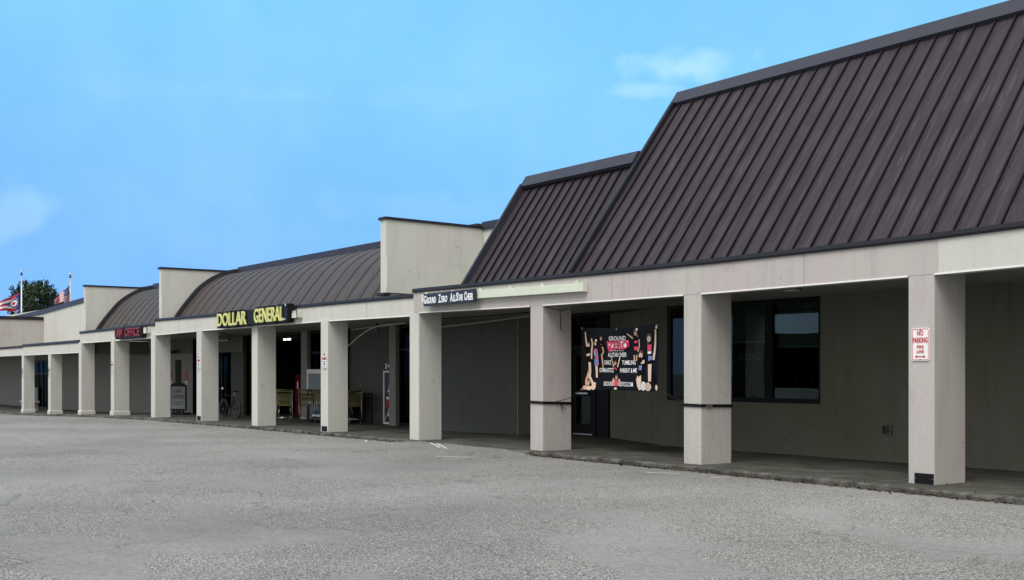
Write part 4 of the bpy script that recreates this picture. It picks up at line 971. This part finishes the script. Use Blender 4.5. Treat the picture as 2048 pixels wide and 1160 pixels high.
m = MB(); m.tube([(bb[0]+.09*math.cos(a), -.05, .30+.09*math.sin(a)) for a in [k*math.pi/8 for k in range(16)]], .006, 4, True).tube([(.10, -.06, .30), (.18, -.08, .16)], .010).tube([(.10, .06, .30), (.02, .08, .44)], .010); m.box(.14, .23, -.13, -.07, .14, .17); m.box(-.03, .06, .07, .13, .43, .46); m.build('crankset', 'grille', t)
MB().box(-.34, -.26, -.20, -.17, .99, 1.05).build('reflector', 'letter_white', t)
t.location = (-29.05, 1.62, 0); t.rotation_euler = (R(-5), 0, R(4))
for n_i in range(1):
    pass

# ------------------------------------------------------------------ shopping carts
t = cart = thing('shopping_cart', 'yellow wire shopping cart standing alone between columns', 'shopping cart', (0, 0, 0), 'yellow shopping carts outside the store')
# local: length along x (front at +x), handle at -x
def bx_at(f, z):   # basket section
    return f
m = MB(); top = [(-.40, -.27, .98), (.45, -.20, .86), (.45, .20, .86), (-.40, .27, .98)]; bot = [(-.34, -.22, .56), (.36, -.16, .52), (.36, .16, .52), (-.34, .22, .56)]
top = [Vector(p) for p in top]; bot = [Vector(p) for p in bot]
m.tube(top, .010, 5, True); m.tube(bot, .008, 5, True)
for e in range(4):
    a, b = top[e], top[(e+1)%4]; c, d = bot[e], bot[(e+1)%4]; n = 14 if e in (0, 2) else 9
    for k in range(n+1): m.tube([a.lerp(b, k/n), c.lerp(d, k/n)], .0048, 3)
    for f in (.2, .4, .6, .8): m.tube([a.lerp(c, f), b.lerp(d, f)], .0055, 3)
for k in range(12): m.tube([bot[0].lerp(bot[1], k/11), bot[3].lerp(bot[2], k/11)], .0032, 3)
m.build('basket', 'cart_wire', t)
m = MB()
for s_ in (-1, 1): m.tube([(-.50, s_*.25, 1.02), (-.40, s_*.25, .96), (-.36, s_*.24, .50), (-.40, s_*.24, .20), (-.30, s_*.24, .15), (.42, s_*.17, .15), (.44, s_*.16, .20)], .013, 6).tube([(.30, s_*.16, .53), (.16, s_*.18, .35), (.20, s_*.19, .15)], .011, 5)
m.tube([(.42, -.17, .15), (.42, .17, .15)], .012, 5).tube([(-.3, -.24, .15), (-.3, .24, .15)], .012, 5); m.build('chassis', 'chrome', t, True)
MB().tube([(-.51, -.27, 1.03), (-.51, .27, 1.03)], .02, 8).build('handle', 'cart_plastic', t, True)
MB().box(-.37, -.36, -.18, .18, .70, .80).box(-.37, -.36, -.18, .18, .84, .92).build('child_seat', 'cart_plastic', t)
for s_ in (-.22, .22): MB().tube([(-.36, s_-.012, .06), (-.36, s_+.012, .06)], .058, 14).build('wheel', 'rubber', t)
for s_ in (-.15, .15): MB().tube([(.38, s_-.012, .06), (.38, s_+.012, .06)], .058, 14).build('wheel', 'grille', t)
cart.location = (-24.85, 1.75, 0); cart.rotation_euler = (0, 0, R(155))
dup(cart, (-24.45, 2.3, 0), R(158), 'yellow wire shopping cart nested behind the lone cart')
dup(cart, (-23.95, 2.75, 0), R(98), 'yellow wire cart foremost of the nested row beside the column')
dup(cart, (-23.55, 2.72, 0), R(95), 'yellow wire cart at the right side of the nested row beside the column')
dup(cart, (-20.9-1.5, 2.75, 0), R(175), 'yellow wire cart in dark shade inside the right cart rack')
# rails (cart racks)
def rack(label, x0, x1, y, zt, loc):
    t = thing('cart_rack', label, 'cart rack', (x0, y, 0), 'black rails for carts')
    m = MB(); m.tube([(x0, y, 0), (x0, y, zt), (x1, y, zt), (x1, y, 0)], .03, 8).build('rail', 'black_metal', t); MB().tube([(x0, y, .5), (x1, y, .5)], .022, 8).tube([(x0, y, zt-.14), (x1, y, zt-.14)], .018, 8).build('crossbar', 'black_metal', t); return t
rack('black tube cart rack left of the column with nested carts', -25.9, -23.9, 3.05, .98, 0)
rack('black tube cart rack right of the column in deep shade', -24.0, -22.1, 3.35, .92, 0)
t = thing('storage_bin', 'black bin standing on the cart rack in deep shade', 'bin', (-23.2, 3.2, 0)); MB().box(-24.0, -22.75, 3.0, 3.3, .35, .95).build('body', 'black_metal', t, bevel=.03); MB().box(-24.03, -22.72, 2.97, 3.33, .96, 1.03).build('lid', 'black_metal', t, bevel=.02); MB().box(-23.9, -22.85, 3.05, 3.25, .0, .35).build('stand', 'black_metal', t)
t = thing('vending_cabinet', 'red cabinet inside the dark store opening beside the pier', 'cabinet', (-29.2, 4.4, 0))
MB().box(-29.3, -28.85, 4.2, 4.7, .01, 1.5).build('body', 'machine_red', t, bevel=.02); finish(shift(textbm('ICE', .22, .08, .004, .01), (-27.45, 3.045, 1.1)), 'lettering', 'letter_white', t) if False else MB().box(-29.12, -29.05, 4.19, 4.198, 1.0, 1.25).build('stripe', 'letter_white', t)
t = thing('ice_freezer', 'white framed grey merchandiser behind the nested carts', 'freezer', (-26, 3.4, 0))
MB().box(-26.5, -24.7, 3.30, 3.49, .55, 1.68).build('body', 'white_trim', t, bevel=.01); MB().box(-26.36, -24.8, 3.285, 3.30, .62, 1.54).build('door', 'panel_grey', t); MB().box(-26.3, -24.9, 3.32, 3.48, 0, .55).build('stand', 'panel_teal', t)
t = thing('water_pack', 'pack of blue and white bottles under the nested carts', 'bottles', (-23.9, 2.4, 0)); m = MB()
for i in range(4):
    for j in range(2): m.lathe([(.05, .16), (.05, .30), (.02, .36), (.02, .38)], (-24.1+.12*i, 2.45+.12*j, 0), 8)
m.build('bottle_pack', 'panel_teal', t); MB().box(-24.18, -23.66, 2.37, 2.385, .20, .26).build('label_band', 'letter_white', t)

# ------------------------------------------------------------------ poster stand by the pier
t = thing('poster_stand', 'narrow white framed display with blue posters beside the grey pier', 'display', (-21.5, 3.6, 0))
m = MB(); m.box(-21.66, -21.61, 3.5, 3.56, .02, 1.62).box(-20.97, -20.96, 3.5, 3.56, .02, 1.62).box(-21.61, -20.97, 3.5, 3.56, 1.57, 1.62).box(-21.61, -20.97, 3.5, 3.56, .02, .08).build('frame', 'white_trim', t)
MB().box(-21.61, -20.97, 3.53, 3.55, .08, 1.57).build('back_panel', 'navy_board', t)
m = MB(); m.box(-21.4, -20.98, 3.51, 3.53, .98, 1.05); [m.box(-21.45+.0*i, -20.98, 3.51, 3.53, .76-.07*i*2, .80-.07*i*2) for i in range(1)]
m.lathe([(.06, .85), (.10, .9), (.10, 1.2), (.04, 1.3), (.04, 1.38)], (-21.12, 3.5, 0), 10); m.build('poster_picture', 'letter_white', t)
m = MB(); [m.box(-21.55, -21.0, 3.515, 3.53, .52+.08*i, .575+.08*i) for i in range(3)]; m.build('price_strip', 'notice_red', t)
m = MB(); m.box(-21.5, -20.98, 3.515, 3.53, .78, .84).box(-21.4, -21.0, 3.515, 3.53, .25, .36); m.tube([(-21.55, 3.5, .1), (-21.3, 3.5, .5)], .012); m.build('price_strip', 'letter_white', t)
MB().box(-21.5, -20.97, 3.50, 3.54, 1.66, 1.86).build('header_card', 'navy_board', t); m = MB(); m.box(-21.5, -21.44, 3.49, 3.5, 1.67, 1.85).box(-21.36, -21.14, 3.49, 3.5, 1.73, 1.80).box(-21.08, -21.0, 3.49, 3.5, 1.70, 1.83).build('header_print', 'letter_white', t)

# bench at the far left, holes on column 6
t = thing('bench', 'low pale concrete bench beside the leftmost column', 'bench', (-54.5, 1.4, -.4))
MB().box(-56.2, -54.1, 1.1, 1.6, .05, .13).build('seat', 'stone_bench', t); MB().box(-54.4, -54.25, 1.15, 1.55, -.42, .05).build('leg', 'stone_bench', t); MB().box(-56.0, -55.85, 1.15, 1.55, -.42, .05).build('leg', 'stone_bench', t)
t = thing('wall_box', 'small dark box on the shaded wall left of the leftmost column', 'box', (-64.9, 3.3, 1.2)); MB().box(-65.1, -64.7, 3.3, 3.4, .95, 1.6).build('cover', 'black_metal', t, bevel=.01)
t = thing('wall_scuffs', 'scattered dark chips and scuffs on the side of the sixth column', 'marks', (NC(6), .3, 1.2)); m = MB()
for i in range(16):
    y = random.uniform(.1, .66); z = random.uniform(.95, 1.4); s_ = random.uniform(.006, .018); m.box(NC(6), NC(6)+.003, y, y+s_*random.uniform(.6, 2.2), z, z+s_)
m.build('chip', 'debris', t)
# shelf goods inside the store window beside the bicycle
t = thing('store_shelf', 'shelf of goods just behind the narrow store window', 'shelf', (-34.2, 4.2, 0)); m = MB()
for z in (.3, .7, 1.05, 1.4, 1.75): m.box(-35.6, -33.3, 4.1, 4.4, z, z+.03)
m.box(-35.6, -35.56, 4.1, 4.4, 0, 2.0); m.box(-34.45, -34.41, 4.08, 4.4, 0, 2.4); m.build('rack', 'chrome', t); m = MB()
for z in (.33, .73, 1.08, 1.43, 1.78):
    x = -35.5
    while x < -33.5: ww = random.uniform(.08, .22); m.box(x, x+ww, 4.12, 4.3, z, z+random.uniform(.12, .26)); x += ww+random.uniform(.01, .1)
m.build('goods', 'box_paint', t)

# ------------------------------------------------------------------ flag poles, flags, tree
def vpt(px, py, dist):
    return CAM+FW*dist+RT*((px-1024)/2400*dist)+Vector((0, 0, (747.6-py)/2400*dist))
def pole(label, px, py, dist):
    p = vpt(px, py, dist); t = thing('flag_pole', label, 'flag pole', (p.x, p.y, -.5), 'flag poles behind the plaza')
    MB().tube([(p.x, p.y, -.5), (p.x, p.y, p.z-.3)], .10, 10, r2=.055).build('pole', 'pole_metal', t, True)
    MB().lathe([(.03, p.z-.3), (.11, p.z-.26), (.11, p.z-.2), (.03, p.z-.16), (.02, p.z-.1)], (p.x, p.y, 0), 10).build('truck', 'black_metal', t, True)
    MB().lathe([(.02, p.z-.12), (.08, p.z-.08), (.10, p.z-.01), (.07, p.z+.06), (.01, p.z+.09)], (p.x, p.y, 0), 12).build('finial', 'gold', t, True); return p
PD = 100
pole('left flag pole with the swallowtail state flag', 43, 543, PD); pole('right flag pole with the striped national flag', 140.5, 548, PD)
def flag(label, fn, pat, mats, nu=60, nv=52):
    m = MB(); g = [[m.b.verts.new(fn(i/nu, j/nv)) for j in range(nv+1)] for i in range(nu+1)]; cnt = 0
    for i in range(nu):
        for j in range(nv):
            k = pat((i+.5)/nu, (j+.5)/nv)
            if k is not None: m.b.faces.new((g[i][j], g[i+1][j], g[i+1][j+1], g[i][j+1])).material_index = k
    for v in [v for v in m.b.verts if not v.link_faces]: m.b.verts.remove(v)
    o = m.build('flag', mats, None, smooth=True); md = o.modifiers.new('thick', 'SOLIDIFY'); md.thickness = .01
    return tag(o, label, 'flag')
def us_fn(u, v):    # v from bottom 0 to top 1; hoist at u=0
    top = (139.5-31*u, 568+30*u**.9); bot = (141.5-32*u, 603+5*u)
    px = bot[0]+(top[0]-bot[0])*v; py = bot[1]+(top[1]-bot[1])*v
    return vpt(px, py+1.2*math.sin(u*9), PD+.5*math.sin(u*9+v*2))
def us_pat(u, v):
    if u < .42 and v > 6/13:
        a = (u/.42*11) % 1; b = ((v-6/13)/(7/13)*9) % 1
        return 1 if (abs(a-.5) < .2 and abs(b-.5) < .22) else 2
    return 0 if int((1-v)*13) % 2 == 0 else 1
flag('red white and blue striped national flag drooping from the right pole', us_fn, us_pat, ['flag_red', 'flag_white', 'flag_blue'])
def oh_fn(u, v):
    top = (38-52*u, 585+26*u); bot = (38-56*u, 620+5*u)
    px = bot[0]+(top[0]-bot[0])*v; py = bot[1]+(top[1]-bot[1])*v
    return vpt(px, py+1.5*math.sin(u*8), PD+.6*math.sin(u*7))
def oh_pat(u, v):
    c = abs(v-.5)
    if u > .72 and c < (u-.72)/.28*.28: return None
    if u < .52 and c < .5*(1-u/.52)+.0:
        d = math.hypot((u-.19)/1.0, (v-.5)*.62)
        if d < .065: return 0
        if d < .12: return 1
        for k in range(17):
            a = k*2*math.pi/17; rr = .165
            if math.hypot(u-.19-rr*math.cos(a)*.9, (v-.5-rr*math.sin(a)*1.9)*.62) < .016: return 1
        return 2
    k = int((1-v)*5); return 0 if k % 2 == 0 else 1
flag('swallowtail state flag with blue starred triangle and red disc on the left pole', oh_fn, oh_pat, ['flag_red', 'flag_white', 'flag_blue'], 90, 60)

TD = 118
base = vpt(74, 700, TD); base.z = -.5
tr_ = thing('tree', 'dark green leafy tree standing beyond the flag poles', 'tree', base)
def rel(px, py, dd=0): return vpt(px, py, TD+dd)
m = MB(); top_ = rel(74, 620); m.tube([base, base.lerp(top_, .5)+Vector((.1, .1, 0)), top_], .38, 10, r2=.16)
m.build('trunk', 'bark', tr_, True)
ctr = [(74, 596, 30, 34), (46, 598, 25, 24), (104, 602, 22, 22), (60, 580, 26, 20), (88, 582, 27, 20), (32, 585, 12, 12), (118, 606, 12, 15), (38, 618, 24, 22), (90, 622, 30, 22), (60, 640, 30, 20), (22, 606, 9, 12)]
m = MB()
for (px, py, rx, ry) in ctr:
    p = rel(px, py); m.tube([base.lerp(top_, .8), p.lerp(top_, .4)+Vector((0, 0, .2)), p], .12, 6, r2=.03)
m.build('limbs', 'bark', tr_, True)
m = MB(); rnd = random.Random(3); sc = TD/2400
for (px, py, rx, ry) in ctr:
    c0 = rel(px, py, rnd.uniform(-.6, .6)); ncl = int(rx*ry/11)
    for k in range(ncl):
        while True:
            q_ = Vector((rnd.uniform(-1, 1), rnd.uniform(-1, 1), rnd.uniform(-1, 1)))
            if .25 < q_.length < 1: break
        cc = c0+RT*q_.x*rx*sc*.93+FW*q_.y*rx*sc+Vector((0, 0, q_.z*ry*sc*.93))
        for l_ in range(16):
            p = cc+Vector([rnd.gauss(0, .13) for _ in range(3)]); a = Vector([rnd.gauss(0, 1) for _ in range(3)]).normalized(); b = a.orthogonal().normalized(); s_ = rnd.uniform(.06, .12)
            a = a*s_*1.3; b = b*s_
            m.face([p-a, p-b*.7, p+a, p+b*.7])
me = finish(m.b, 'crown', 'leaf', tr_)
